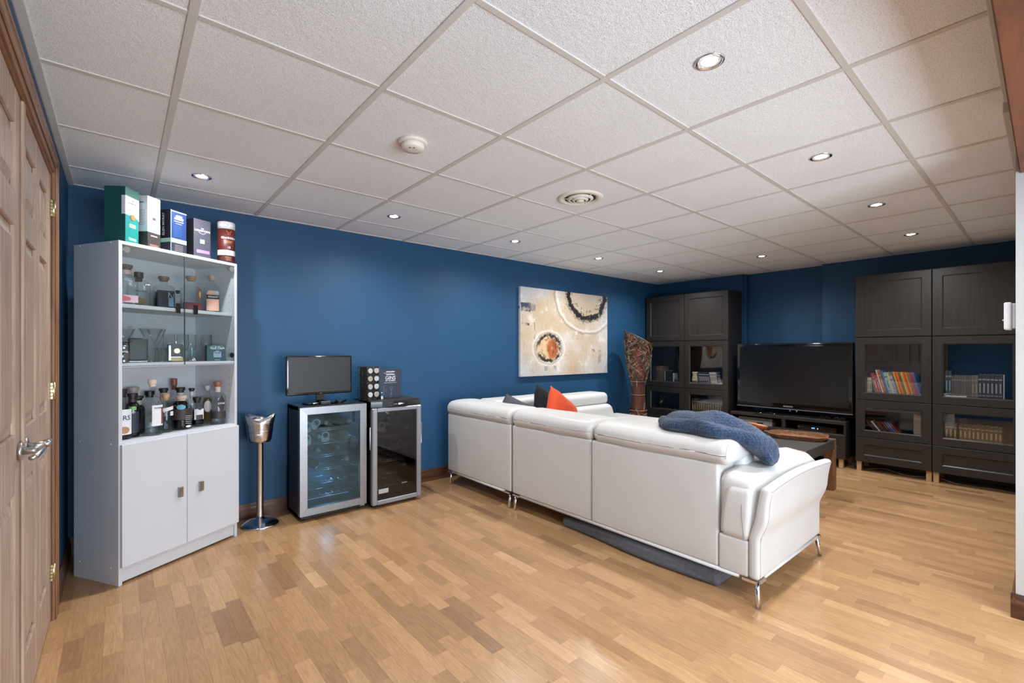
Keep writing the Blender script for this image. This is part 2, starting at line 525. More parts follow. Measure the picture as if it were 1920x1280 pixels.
base_run('baseboard_far', (XB - .02, -2.2), (XB - .02, YO), (-1, 0), M_base)
base_run('baseboard_right', (3.445, YO + .016), (3.445, -5), (-1, 0), M_base)
base_run('baseboard_right', (3.43, YO), (6.5, YO), (0, 1), M_base_x)
struct(MB().box(-.0, YO - .16, 2.085, 3.445, YO - .012, 2.45, .004).build('trim_1', M_beam))
struct(MB().box(3.445, YO - .16, 2.085, 6.6, YO - .012, 2.45).build('trim_2', M_white))

# the adjoining room behind the opening: an unseen glazed door is added to account for the fill light
M_cream = mat('cream_wall_paint', (232, 230, 224), .7, var=.03, scale=2)
ra = MB()
ra.box(-.12, -6.4, 0, .10, -6.2, 2.45); ra.box(3.40, -6.4, 0, 3.57, -6.2, 2.45); ra.box(.10, -6.4, 2.14, 3.40, -6.2, 2.45)
struct(ra.build('wall_rear', M_cream))
w1 = MB()
for xx in (.10, 1.18, 2.27, 3.35): w1.box(xx, -6.26, 0, xx + .05, -6.21, 2.14)
w1.box(.10, -6.26, 0, 3.4, -6.21, .06); w1.box(.10, -6.26, 2.08, 3.4, -6.21, 2.14)
struct(w1.build('added_window_1', M_white))  # frame of the added door, out of view

# ---- ceiling: lay-in tiles in a white T-bar grid
def tile_mat():
    m, nt, b = new_mat('mineral_fibre_tile')
    ge = N(nt, 'ShaderNodeNewGeometry')
    n1 = N(nt, 'ShaderNodeTexNoise'); n1.inputs['Scale'].default_value = 260; n1.inputs['Detail'].default_value = 4
    n2 = N(nt, 'ShaderNodeTexNoise'); n2.inputs['Scale'].default_value = 60; n2.inputs['Detail'].default_value = 3
    n3 = N(nt, 'ShaderNodeTexNoise'); n3.inputs['Scale'].default_value = 2.0
    for n in (n1, n2, n3): nt.links.new(ge.outputs['Position'], n.inputs['Vector'])
    rp = N(nt, 'ShaderNodeValToRGB')
    e = rp.color_ramp.elements
    e[0].position = .30; e[0].color = lin((190, 190, 190)) + (1,)
    e[1].position = .50; e[1].color = lin((238, 240, 243)) + (1,)
    nt.links.new(n1.outputs[0], rp.inputs[0])
    mx = N(nt, 'ShaderNodeMath', operation='MULTIPLY_ADD'); mx.inputs[1].default_value = .12; mx.inputs[2].default_value = .94
    nt.links.new(n3.outputs[0], mx.inputs[0])
    sc = N(nt, 'ShaderNodeVectorMath', operation='SCALE')
    nt.links.new(rp.outputs[0], sc.inputs[0]); nt.links.new(mx.outputs[0], sc.inputs['Scale'])
    nt.links.new(sc.outputs[0], b.inputs['Base Color'])
    b.inputs['Roughness'].default_value = .95; b.inputs['Specular IOR Level'].default_value = .1
    ad = N(nt, 'ShaderNodeMath', operation='ADD')
    nt.links.new(n1.outputs[0], ad.inputs[0]); nt.links.new(n2.outputs[0], ad.inputs[1])
    bp = N(nt, 'ShaderNodeBump'); bp.inputs['Strength'].default_value = .55; bp.inputs['Distance'].default_value = .004
    nt.links.new(ad.outputs[0], bp.inputs['Height']); nt.links.new(bp.outputs[0], b.inputs['Normal'])
    return m
M_tile = tile_mat()
M_grid = mat('white_grid_metal', (204, 201, 196), .5, var=.02)
ceil = struct(MB().box(-.1, -6.5, ZC + .05, 7.0, .1, ZC + .17).build('ceiling', M_white))
T = .6096
gx = [T * i - .2 for i in range(0, 12)]          # lines along y
gy = [-T * j - .35 for j in range(0, 6)]         # lines along x
tile_cache = {}
gxs = [0.0] + [g for g in gx if g > .05 and g < 6.45] + [XN]
gys = [0.03] + gy + [YO + .0]
for i in range(len(gxs) - 1):
    for j in range(len(gys) - 1):
        w_, d_ = round(gxs[i + 1] - gxs[i], 3), round(gys[j] - gys[j + 1], 3)
        if w_ < .03 or d_ < .03: continue
        if (w_, d_) not in tile_cache:
            tile_cache[w_, d_] = MB().box(.004, .004, 0, w_ - .004, d_ - .004, .016, .002).mesh('ceiling_tile', M_tile)
        link('ceiling_tile', tile_cache[w_, d_], ceil, (gxs[i], gys[j + 1], ZC + .0035))
TW = .0135
def tbar(x0, y0, x1, y1):
    MB().box(x0, y0, ZC - .0005, x1, y1, ZC + .012, .0015).build('grid_runner', M_grid, ceil)
for g in gxs[1:-1]: tbar(g - TW, YO, g + TW, .03)
for g in gys[1:-1]:
    for i in range(len(gxs) - 1):
        x0 = gxs[i] + (TW if i else 0); x1 = gxs[i + 1] - (TW if i < len(gxs) - 2 else 0)
        MB().box(x0, g - .012, ZC, x1, g + .012, ZC + .012, .0015).build('cross_tee', M_grid, ceil)
MB().box(0, YO, ZC - .002, .028, .03, ZC + .012, .001).box(0, YO, ZC - .002, .002, .03, ZC + .02).build('wall_angle', M_grid, ceil)
MB().box(0, .01, ZC - .001, XN, .03, ZC + .012, .001).build('wall_angle', M_grid, ceil)
MB().box(XB - .04, YO, ZC - .001, XB - .02, -2.14, ZC + .012, .001).build('wall_angle', M_grid, ceil)
MB().box(0, YO - .02, ZC - .004, 3.2, YO + .018, ZC + .012, .001).build('wall_angle', M_grid, ceil)
MB().box(3.0, YO - .012, ZC - .045, 4.2, YO + .022, ZC + .012, .002).build('wall_angle', M_grid, ceil)
MB().box(0, -6.4, ZC + .004, 3.5, YO - .16, ZC + .03).build('rear_ceiling_panel', M_tile, ceil)

# ---- double door in the left wall
def door_leaf(name, y0, y1, hinge_far):
    """six-panel leaf, flush with the wall, in the plane x = -0.012"""
    d = bpy.data.objects.new(name, None); COL.objects.link(d); struct(d)
    d.location = (-.004, (y0 + y1) / 2, .008)
    w = abs(y1 - y0) - .004; h = DZ - .016
    st = .105
    pw = (w - 3 * st) / 2
    rows = [(.20, .80), (.985, 1.63), (1.735, 1.945)]
    MB().box(-.035, -w / 2, 0, -.012, w / 2, h).build('door_core', M_oak, d)
    rl = MB()
    ys = [-w / 2, -w / 2 + st, -st / 2, st / 2, w / 2 - st, w / 2]
    for a, b_ in ((ys[0], ys[1]), (ys[2], ys[3]), (ys[4], ys[5])): rl.box(-.013, a, 0, 0, b_, h, .003)
    for a, b_ in ((0, rows[0][0]), (rows[0][1], rows[1][0]), (rows[1][1], rows[2][0]), (rows[2][1], h)):
        for c0, c1 in ((ys[1], ys[2]), (ys[3], ys[4])): rl.box(-.013, c0, a, -.0005, c1, b_, .003)
    rl.build('door_stiles', M_oak, d)
    for a, b_ in rows:
        for c0, c1 in ((ys[1], ys[2]), (ys[3], ys[4])):
            q = MB()
            g = .016; e = .045
            vs = [(-.012, c0 + g, a + g), (-.012, c1 - g, a + g), (-.012, c1 - g, b_ - g), (-.012, c0 + g, b_ - g),
                  (-.002, c0 + e, a + e), (-.002, c1 - e, a + e), (-.002, c1 - e, b_ - e), (-.002, c0 + e, b_ - e)]
            q.add(vs, [(4, 5, 6, 7), (0, 1, 5, 4), (1, 2, 6, 5), (2, 3, 7, 6), (3, 0, 4, 7), (3, 2, 1, 0)])
            q.build('door_panel', M_oak, d)
    return d
d1 = door_leaf('door_1', DY0 - .002, -1.70, True)
d2 = door_leaf('door_2', -1.70, DY1 + .002, False)
MB().box(0, -.022, .01, .010, .022, 2.05, .004).build('astragal', M_oak, d2, (0, .415 - .006, 0))
for z in (1.865, 1.02, .18):
    h = MB().cyl((.006, 0, 0), .007, .078, 10)
    for k in range(5): h.box(-.004, -.012, .002 + k * .0155, .004, .012, .0145 + k * .0155)
    h.build('hinge', M_brass, d1, (.006, .416, z))
lv = thing('x', None, None)
bpy.data.objects.remove(lv)
def lever(parent, y, z, sgn):
    p = MB().cyl((0, 0, 0), .028, .011, 24, 'x').build('handle_rose', M_nickel, parent, (0.0, y, z))
    MB().cyl((.011, 0, 0), .011, .042, 16, 'x').build('handle_neck', M_nickel, p)
    pts = [(.053, 0, 0), (.056, sgn * .02, .002), (.057, sgn * .05, .004), (.054, sgn * .08, .001), (.048, sgn * .105, -.004), (.04, sgn * .118, -.006)]
    MB().tube(pts, [.011, .0105, .0095, .009, .0085, .007], 10).build('handle_lever', M_nickel, p)
lever(d1, -.36, .925, 1)
lever(d2, .36, .925, -1)
cs = MB()
def casing(y0, y1):
    a, b_ = min(y0, y1), max(y0, y1)
    m = MB()
    m.box(0, a, 0, .011, b_, 2.16, .002); m.box(.010, a + .006, 0, .018, b_ - .03, 2.15, .003); m.box(.010, b_ - .022, 0, .021, b_ - .004, 2.155, .004)
    return m
t3 = struct(casing(DY0 + .005, -.795).build('trim_3', M_casing))
cm = casing(DY1 - .005, DY1 - .075); struct(cm.build('trim_4', M_casing))
m = MB(); m.box(0, DY1 - .075, DZ + .005, .011, -.795, 2.16, .002); m.box(.010, DY1 - .07, DZ + .03, .018, -.80, 2.135, .003); m.box(.010, DY1 - .07, 2.135, .021, -.80, 2.155, .004)
struct(m.build('trim_5', M_casing_h))
m = MB(); m.box(-.05, DY0 - .002, 0, 0, DY0 + .004, DZ); m.box(-.05, DY1, DZ - .006, .002, DY0, DZ + .005)
struct(m.build('trim_6', M_casing))
struct(MB().box(-.119, DY1, 0, -.10, DY0, DZ).build('trim_7', M_black))

# ---- ceiling fittings
M_lens = mat('downlight_lens', (255, 255, 255), .3, emit=(255, 250, 240), estr=45)
lights = [(.607, -.639), (1.828, -.632), (3.046, -.636), (4.265, -.636), (5.505, -.63), (1.828, -3.091), (3.054, -3.09), (4.272, -3.086), (5.518, -3.084), (5.51, -1.854)]
dl_words = ['above the white bottle cabinet', 'above the two drinks fridges', 'above the near end of the painting', 'above the far end of the painting', 'in front of the far bookcase corner',
            'large, standing first above the open floor', 'second along the row towards the wide dark bookcase', 'third along the row towards the wide dark bookcase', 'last along the row, before the wide dark bookcase', 'alone in front of the wall niche over the television']
ring = MB().lathe([(.0505, .0), (.0505, -.003), (.046, -.0045), (.040, -.002), (.036, .004), (.035, .010)], 32, cap=False)
ring_me = ring.mesh('trim_ring', M_chrome)
lens_me = MB().lathe([(.0355, .009), (.0355, .0020), (.028, .0005), (.010, .0000)], 28).mesh('lens', M_lens)
def spot(parent, e, color=(.965, .985, 1.0)):
    l = bpy.data.lights.new('downlight_beam', 'SPOT')
    l.energy = e; l.spot_size = math.radians(160); l.spot_blend = 1.0; l.shadow_soft_size = .03; l.color = color
    o = bpy.data.objects.new('downlight_beam', l); COL.objects.link(o); o.parent = parent; o.location = (0, 0, -.012)
    o['kind'] = 'helper'
    return o
for (x, y), wd in zip(lights, dl_words):
    t = thing('downlight', 'round chrome recessed downlight ' + wd, 'downlight', (x, y, ZC + .003), 0, 'recessed downlights in the tiled ceiling')
    link('trim_ring', ring_me, t); link('lens', lens_me, t)
    spot(t, SPOT_W)
# extra lamps added in the adjoining room, unseen behind the camera, same fitting
for x, y in ((1.0, -5.0), (2.4, -5.0)):
    t = thing('downlight', 'added unseen chrome downlight in the adjoining room, ' + ('by the blue wall' if x < 2 else 'by the white wall'), 'downlight', (x, y, ZC + .0035), 0, 'added downlights of the adjoining room')
    link('trim_ring', ring_me, t); link('lens', lens_me, t); spot(t, SPOT_W)
M_cream_pl = mat('cream_plastic', (222, 216, 204), .45, var=.02)
t = thing('smoke_detector', 'round cream smoke detector on a ceiling tile', 'smoke detector', (1.333, -1.845, ZC + .0035))
MB().lathe([(.072, 0), (.072, -.010), (.066, -.014), (.05, -.014)], 36).build('base_plate', M_cream_pl, t)
MB().lathe([(.052, -.010), (.056, -.018), (.056, -.031), (.050, -.038), (.02, -.040)], 36).build('sensor_head', M_cream_pl, t)
for a in (.6, 1.3): MB().cyl((.03 * math.cos(a + PI), .03 * math.sin(a + PI), -.0412), .004, .003, 8).build('test_button', pm((60, 58, 54)), t)
t = thing('air_vent', 'round cream ceiling diffuser with concentric louvre rings', 'air vent', (2.581, -1.835, ZC + .0035))
MB().lathe([(.150, 0), (.150, -.006), (.135, -.012), (.112, -.010), (.104, .006)], 48, cap=False).build('outer_flange', M_cream_pl, t)
MB().lathe([(.086, -.003), (.088, -.010), (.072, -.018), (.066, -.016), (.072, -.005)], 48, cap=False).build('louvre_ring', M_cream_pl, t)
MB().lathe([(.054, -.006), (.056, -.013), (.043, -.024), (.037, -.022), (.043, -.008)], 48, cap=False).build('louvre_ring', M_cream_pl, t)
MB().lathe([(.010, -.008), (.027, -.018), (.026, -.028), (.010, -.030)], 36).build('centre_cone', M_cream_pl, t)
for k in range(3):
    a = k * 2 * PI / 3 + .4
    MB().tube([(.012 * math.cos(a), .012 * math.sin(a), -.016), (.108 * math.cos(a), .108 * math.sin(a), -.008)], .003, 6).build('spoke', M_cream_pl, t)
MB().cyl((0, 0, -.004), .104, .004, 36).build('duct_shade', pm((34, 32, 30), .9), t)  # dark disc, colours in the shade between the louvre rings
t = thing('wall_sensor', 'small white sensor box on the edge of the white wall', 'sensor', (3.52, YO, 1.42))
MB().rbox(-.045, .014, -.066, .045, .040, .066, .007, 3, 2).build('cover', pm((225, 225, 228), .4), t)
MB().box(-.04, 0, -.06, .04, .015, .06, .003).build('back_plate', pm((190, 190, 198), .4), t)
MB().cyl((0, .040, -.018), .004, .006, 8, 'y').build('knob', pm((190, 190, 192), .4), t)
# ================================================================== WHITE BOTTLE CABINET (set across the corner)
TH = math.radians(31.0)
CO = Vector((.236, -.661, 0))
EX = Vector((math.cos(TH), math.sin(TH), 0)); EY = Vector((-math.sin(TH), math.cos(TH), 0))
CW, CD, CH = .712, .368, 1.842
def cab(lx, ly, z=0.0): return tuple(CO + EX * lx + EY * ly + Vector((0, 0, z)))
M_mel = mat('white_melamine', (200, 203, 208), .42, var=.02, scale=4, bump=.03)
M_edge = mat('white_edge_band', (226, 224, 220), .4, var=.02)
M_pane = pane_mat('clear_cabinet_glass', (.95, .975, .97))
M_dot = pm((40, 40, 42), .6)
cabt = thing('display_cabinet', 'tall white display cabinet with glass doors set across the corner', 'cabinet', tuple(CO), TH)
S = .018
def panel(x0, y0, z0, x1, y1, z1, name, m=None, b=.0012):
    return MB().box(x0, y0, z0, x1, y1, z1, b).build(name, m or M_mel, cabt)
panel(0, 0, 0, S, CD, CH, 'side_panel'); panel(CW - S, 0, 0, CW, CD, CH, 'side_panel')
panel(S, 0, CH - S, CW - S, CD, CH, 'top_panel')
panel(S, CD - .006, .06, CW - S, CD, CH - S, 'back_panel')
panel(S, 0, .742, CW - S, CD - .006, .765, 'fixed_shelf'); panel(S, .004, 1.164, CW - S, CD - .006, 1.187, 'shelf'); panel(S, .022, 1.488, CW - S, CD - .006, 1.508, 'shelf')
panel(S, 0, .08, CW - S, CD - .006, .098, 'bottom_shelf')
panel(S, .012, .012, CW - S, .03, .08, 'plinth')
mid = CW / 2
for x0, x1, hx in ((.006, mid - .0015, mid - .045), (mid + .0015, CW - .002, mid + .083)):
    d = MB().box(x0, -.019, .098, x1, -.001, .752, .0015).build('door', M_mel, cabt)
    h = MB().box(hx - .012, -.026, .388, hx + .012, -.0188, .446, .001)
    h.box(hx - .012, -.034, .388, hx - .009, -.0188, .446); h.box(hx - .012, -.034, .388, hx + .012, -.031, .446)
    h.build('handle', M_nickel, d)
for x0, x1, hx in ((S + .001, mid - .001, mid - .045), (mid + .001, CW - S - .001, mid + .062)):
    d = MB().box(x0, .001, 1.170, x1, .006, CH - S - .002).build('glass_door', M_pane, cabt)
    MB().box(hx - .011, -.012, 1.478, hx + .011, .001, 1.536, .001).build('handle', M_black, d)
    ex_ = x1 if hx < mid else x0
    MB().box(ex_ - .0012, .0008, 1.170, ex_ + .0012, .0062, CH - S - .002).build('polished_edge', pm((58, 72, 74), .2), d)
    MB().box(x0, .0008, 1.1695, x1, .0062, 1.1712).build('polished_edge', pm((58, 72, 74), .2), d)
for x, sx in ((S, 1), (CW - S, -1)):
    for z in (1.80, 1.225):
        h = MB().cyl((x + sx * .022, -.001, z), .017, .006, 18, 'y'); h.box(x, .004, z - .008, x + sx * .03, .02, z + .008, .002)
        h.build('glass_hinge', M_chrome if z > 1.5 or sx > 0 else M_chrome, cabt)
pins = MB()
for yy in (.05, CD - .06):
    for k in range(22): 
        z = .80 + k * .046
        pins.cyl((CW - S - .0006, yy, z), .0028, .0008, 6, 'x')
pins.build('shelf_pin_hole', M_dot, cabt)['kind'] = 'stuff'
for yy in (.062, CD - .052):
    for z in (.09, .753, CH - .009):
        MB().lathe([(.0045, 0), (.0045, .0012), (.002, .002)], 10).build('screw_cap', M_edge, cabt, (0, yy, z), (0, -PI / 2, 0))

# ---- bottles
M_clear = glass_mat('clear_bottle_glass', (.95, .965, .965), ior=1.45)
M_drink = glass_mat('drinking_glass', (.975, .98, .98), ior=1.4)
def sect(r, a, w, d, ex):
    ca, sa = math.cos(a), math.sin(a)
    if ex != 2:
        ca = math.copysign(abs(ca) ** (2 / ex), ca); sa = math.copysign(abs(sa) ** (2 / ex), sa)
    return r * w * ca, r * d * sa
def patch(r, z0, z1, half, w=1, d=1, ex=2, a0=-PI / 2, n=10, off=.0008, shape=None):
    """label wrapped on the body; shape(t) -> (lower, upper) in 0..1 for a cut outline"""
    vs = []; fs = []
    for i in range(n + 1):
        t = i / n
        a = a0 + (t * 2 - 1) * half
        x, y = sect(r, a, w, d, ex)
        L = math.hypot(x, y); x *= 1 + off / L; y *= 1 + off / L
        lo, hi = shape(t) if shape else (0, 1)
        vs += [(x, y, z0 + (z1 - z0) * lo), (x, y, z0 + (z1 - z0) * hi)]
    for i in range(n): fs.append((2 * i, 2 * i + 2, 2 * i + 3, 2 * i + 1))
    m = MB(); m.add(vs, fs, True)
    # thickness
    vs2 = [(x * (1 - .0005 / max(1e-4, math.hypot(x, y))), y * (1 - .0005 / max(1e-4, math.hypot(x, y))), z) for x, y, z in vs]
    m.add(vs2, [f[::-1] for f in fs], True)
    return m
ellipse = lambda t: (.5 - math.sqrt(max(0, .25 - (t - .5) ** 2)), .5 + math.sqrt(max(0, .25 - (t - .5) ** 2)))
diamond = lambda t: (abs(t - .5), 1 - abs(t - .5))
def bottle(label, pos, h, r, rz=0.0, body=.6, neck=.30, nr=.4, w=1, d=1, ex=2, glass=None, cap=((30, 28, 27), .16, 1.1), liquid=None, level=.5,
           labels=(), texts=(), group=None, collar=None, shoulder=.12, name='bottle', capmat=None):
    """body: height of the straight part; neck: share of height left for the neck incl. cap; nr: neck radius / r; cap: (colour, share of height, width)"""
    t = thing(name, label, 'bottle', pos, rz, group)
    n = 28
    hb = h * body; hn = h * (1 - cap[1] * .55); rn = r * nr
    hs = min(hn - .004, hb + h * shoulder)
    prof = [(r * .86, 0), (r * .98, .004), (r, .010), (r, hb * .5), (r, hb)]
    for q in (.25, .5, .75, 1.0):
        a = q * PI / 2
        prof.append((rn + (r - rn) * math.cos(a) ** .9 if q < 1 else rn, hb + (hs - hb) * math.sin(a) ** 1.1))
    prof += [(rn, hn)]
    MB().lathe(prof, n, (0, 0, 0), w, d, ex).build('body', glass or M_clear, t)
    if liquid:
        zl = h * level
        lp = [(r * .82, .010), (r * .90, .014)]
        if zl <= hb: lp += [(r * .90, zl)]
        else: lp += [(r * .90, hb), (max(rn * .8, r * .62), min(zl, hs))]
        MB().lathe(lp, n, (0, 0, 0), w, d, ex).build('liquid', liquid, t)
    cc, ch, cwid = cap
    rc = rn * cwid
    z0 = h * (1 - ch)
    cm = capmat or pm(cc, .5)
    MB().lathe([(rc * .9, z0), (rc * .92, z0 + h * ch * .38), (rc * 1.18, z0 + h * ch * .40), (rc * 1.2, h - .003), (rc * 1.12, h)], 24, smooth=False).build('stopper', cm, t)
    if collar: MB().lathe([(rn * 1.06, hs + .004), (rn * 1.06, z0 - .001)], 20, cap=False).build('neck_band', pm(collar, .5), t)
    for L in labels:
        col, z0_, z1_, half = L[:4]; sh = L[4] if len(L) > 4 else None; a0 = L[5] if len(L) > 5 else -PI / 2
        off = L[6] if len(L) > 6 else .0009
        patch(r, h * z0_, h * z1_, half, w, d, ex, a0, shape=sh, off=off, n=14).build('label', pm(col, .55), t)
    for tx in texts:
        s_, sz, col, z_ = tx[:4]; a0 = tx[4] if len(tx) > 4 else -PI / 2
        if ex > 2.5:
            lettering(s_, sz, pm(col, .5), t, (0, -r * d - .0022, h * z_), bold=.0002)
        else:
            wrap_lettering(s_, sz, pm(col, .5), t, r + .0012, h * z_, a0, bold=.0002)
    return t
DARKG = glass_mat('black_green_bottle_glass', (.02, .03, .025), ior=1.4)
M_blackglass = mat('black_bottle', (16, 17, 20), .12, var=.1)
liq = lambda n, c: glass_mat(n, c, ior=1.33)
L_clear = liq('clear_spirit', (.86, .90, .90)); L_gold = liq('golden_spirit', (.75, .62, .33)); L_brown = liq('dark_rum', (.16, .045, .02)); L_dark = liq('dark_liqueur', (.03, .015, .012)); L_grey = liq('smoky_spirit', (.30, .31, .31)); L_teal = liq('pale_blue_spirit', (.55, .68, .72))
GL = 'bottles on the lower shelf of the white cabinet'; GU = 'bottles on the top shelf of the white cabinet'
Z1, Z2, Z3 = .7655, 1.1875, 1.5085
WHT = (226, 228, 232)
bottle('bottle with a big white label lettered ARS at the cabinet side', cab(.074, .098, Z1), .277, .045, body=.56, cap=((18, 18, 19), .17, 1.15), labels=[(WHT, .10, .60, 1.15), ((176, 132, 84), .12, .26, .55, ellipse, -PI / 2 + .25, .0016)], texts=[('ARS', .036, (30, 30, 34), .43, -PI / 2 + .22)], liquid=L_brown, level=.30, group=GL)
bottle('slim near-black bottle with a small green sticker', cab(.150, .132, Z1), .246, .033, body=.66, nr=.55, glass=M_blackglass, cap=((20, 20, 22), .13, 1.12), collar=(70, 34, 34), labels=[((122, 190, 112), .62, .70, .5, None, -PI / 2, .0010), ((40, 52, 66), .10, .58, 1.0), ((120, 40, 42), .40, .50, .45, None, -PI / 2 - .5, .0018)], texts=[('SMT', .014, WHT, .56)], group=GL)
bottle('tall clear bottle with a pale stopper and white label with red print', cab(.224, .082, Z1), .322, .050, body=.50, nr=.26, shoulder=.2, cap=((214, 196, 178), .13, 1.35), labels=[(WHT, .17, .54, .62, None, -PI / 2 + .55), ((150, 52, 52), .20, .50, .12, None, -PI / 2 + 1.0, .0018), ((176, 172, 158), .14, .44, .6, None, PI / 2 - .3)], texts=[('FINGERS', .010, (70, 70, 80), .49, -PI / 2 + .5)], liquid=L_clear, level=.42, group=GL)
bottle('small clear bottle with a natural cork and slanted white label', cab(.315, .104, Z1), .230, .0375, body=.58, cap=((186, 150, 118), .17, 1.05), labels=[(WHT, .52, .68, 1.1, lambda t: (.45 * t, .55 + .45 * t)), (WHT, .43, .54, .3, None, -PI / 2 + .85)], liquid=L_teal, level=.42, group=GL)
bottle('wide round dark bottle painted with a pale blue patch and silver stripes', cab(.424, .125, Z1), .210, .058, body=.60, nr=.34, cap=((196, 176, 158), .16, 1.25), labels=[((96, 176, 200), .60, .74, .42, ellipse, -PI / 2 - .1), ((60, 46, 42), .30, .62, 1.2, None, -PI / 2, .0004)] + [((190, 190, 192), .16 + .055 * k, .185 + .055 * k, .34, lambda t: (.8 - .8 * t, 1.3 - .8 * t), -PI / 2 + .62, .0014) for k in range(5)] + [((230, 230, 230), .06, .12, .3, ellipse, -PI / 2 + .6)], liquid=L_grey, level=.5, group=GL)
bottle('small dark bottle with a black cork and white label with a round emblem', cab(.535, .138, Z1), .189, .040, body=.60, cap=((22, 21, 21), .20, 1.2), labels=[(WHT, .24, .60, .72, None, -PI / 2 + .25), ((64, 60, 52), .24, .40, .5, None, -PI / 2 + .3, .0016), ((60, 66, 76), .56, .68, .26, ellipse, -PI / 2 + .3, .0018)], liquid=L_dark, level=.58, group=GL)
bottle('slender golden bottle with a silver cap and oval white label', cab(.655, .200, Z1), .253, .027, body=.62, nr=.5, cap=((190, 186, 180), .13, 1.1), labels=[((224, 214, 206), .30, .60, .9, ellipse)], liquid=L_gold, level=.68, group=GL)
bottle('ribbed clear bottle with a wooden stopper and black diamond label', cab(.645, .092, Z1), .283, .046, body=.62, nr=.34, cap=((150, 96, 78), .12, 1.3), collar=(210, 198, 182), labels=[((48, 48, 52), .28, .70, .62, diamond, -PI / 2 + .35), ((50, 46, 44), .14, .30, 1.25, None, -PI / 2, .0004)], texts=[('OTAIE', .017, WHT, .49, -PI / 2 + .35)], liquid=L_clear, level=.15, group=GL)
bottle('black-capped bottle with a pale green neck behind the near-black bottle', cab(.226, .205, Z1), .222, .032, body=.62, nr=.62, cap=((24, 26, 28), .11, 1.1), collar=(150, 162, 140), glass=M_blackglass, group=GL)
bottle('clear bottle with a grey stopper at the back of the lower shelf', cab(.262, .305, Z1), .269, .038, body=.58, nr=.5, cap=((164, 150, 146), .13, 1.3), liquid=L_clear, level=.4, group=GL)
bottle('clear bottle with a square black cap behind the small corked bottle', cab(.342, .286, Z1), .240, .036, body=.6, nr=.45, cap=((12, 12, 13), .17, 1.35), capmat=M_black, group=GL)
bottle('clear bottle with black cap and cream neck behind the corked one', cab(.378, .215, Z1), .256, .034, body=.58, nr=.52, cap=((16, 16, 17), .11, 1.15), collar=(206, 196, 176), group=GL)
bottle('tall clear bottle with a brown screw cap at the back', cab(.508, .308, Z1), .307, .039, body=.56, nr=.36, cap=((124, 72, 52), .24, 1.05), liquid=L_clear, level=.5, group=GL)
bottle('amber rum bottle with black and copper cap behind the round one', cab(.484, .218, Z1), .253, .045, body=.58, nr=.40, cap=((22, 20, 20), .13, 1.25), collar=(206, 200, 204), liquid=L_brown, level=.66, group=GL)
bottle('clear bottle with a small black cap and white neck tag', cab(.572, .235, Z1), .241, .031, body=.6, nr=.36, cap=((24, 24, 26), .09, 1.3), collar=(206, 204, 206), group=GL)
# top shelf
bottle('clear flat bottle with a dark stopper and pink and white band', cab(.094, .095, Z3), .224, .050, body=.62, nr=.42, ex=4.5, d=.7, rz=TH * .5, cap=((74, 66, 62), .13, 1.2), collar=(200, 170, 168), labels=[((214, 180, 186), .06, .24, .9, None, -PI / 2 + .1), ((190, 96, 104), .07, .23, .24, ellipse, -PI / 2 - .2, .0018)], texts=[('GIG', .020, (150, 180, 205), .62)], group=GU)
bottle('flat clear bottle with a black cork and brown animal emblem', cab(.240, .222, Z3), .213, .055, body=.60, nr=.3, ex=4.0, d=.55, rz=TH * .6, shoulder=.2, cap=((26, 24, 24), .26, 1.15), labels=[((122, 104, 74), .04, .30, .36, lambda t: (.55 * abs(1 - 2 * t), 1 - .3 * abs(1 - 2 * t)), -PI / 2 - .1)], texts=[('BEGUSTUS', .012, (80, 90, 100), .46)], group=GU)
bottle('squat square bottle with a dark graphic label and wooden stopper', cab(.345, .165, Z3), .200, .052, body=.62, nr=.34, ex=4.5, d=.75, rz=TH * .5, cap=((108, 92, 84), .14, 1.35), labels=[((24, 27, 34), .06, .56, .80), ((92, 120, 146), .08, .34, .22, None, -PI / 2 + .25, .002), ((150, 160, 172), .30, .54, .28, lambda t: (abs(t - .5) * 1.6, .12 + abs(t - .5) * 1.6) if abs(t - .5) < .5 else (0, 1), -PI / 2 + .3, .002)], liquid=L_dark, level=.5, group=GU)
bottle('small amber sample bottle half hidden behind the square one', cab(.505, .27, Z3), .140, .021, body=.66, cap=((60, 48, 38), .14, 1.2), liquid=L_brown, level=.6, labels=[((206, 200, 196), .2, .6, .8)], group=GU)
bottle('squat clear bottle with a round brown label and dark red base', cab(.505, .150, Z3), .226, .054, body=.60, nr=.34, ex=4.0, d=.75, rz=TH * .5, cap=((150, 118, 98), .13, 1.35), labels=[((128, 74, 62), .34, .66, .32, ellipse, -PI / 2 + .42), ((196, 160, 120), .40, .58, .16, ellipse, -PI / 2 + .42, .002), ((96, 34, 36), .03, .24, 1.2)], liquid=L_clear, level=.22, group=GU)
bottle('oval clear bottle with a shield-shaped pink and black label', cab(.630, .128, Z3), .250, .046, body=.56, nr=.28, ex=2.6, d=.7, shoulder=.22, rz=.1, cap=((176, 154, 140), .13, 1.4), labels=[((226, 168, 150), .05, .58, .78, lambda t: (0, 1 - .5 * max(0, abs(t - .5) - .28))), ((36, 36, 42), .36, .47, .74, None, -PI / 2, .0018), ((170, 200, 206), .50, .58, .3, None, -PI / 2 + .35, .0020)], texts=[('PARADIST', .013, WHT, .415)], liquid=L_clear, level=.3, group=GU)

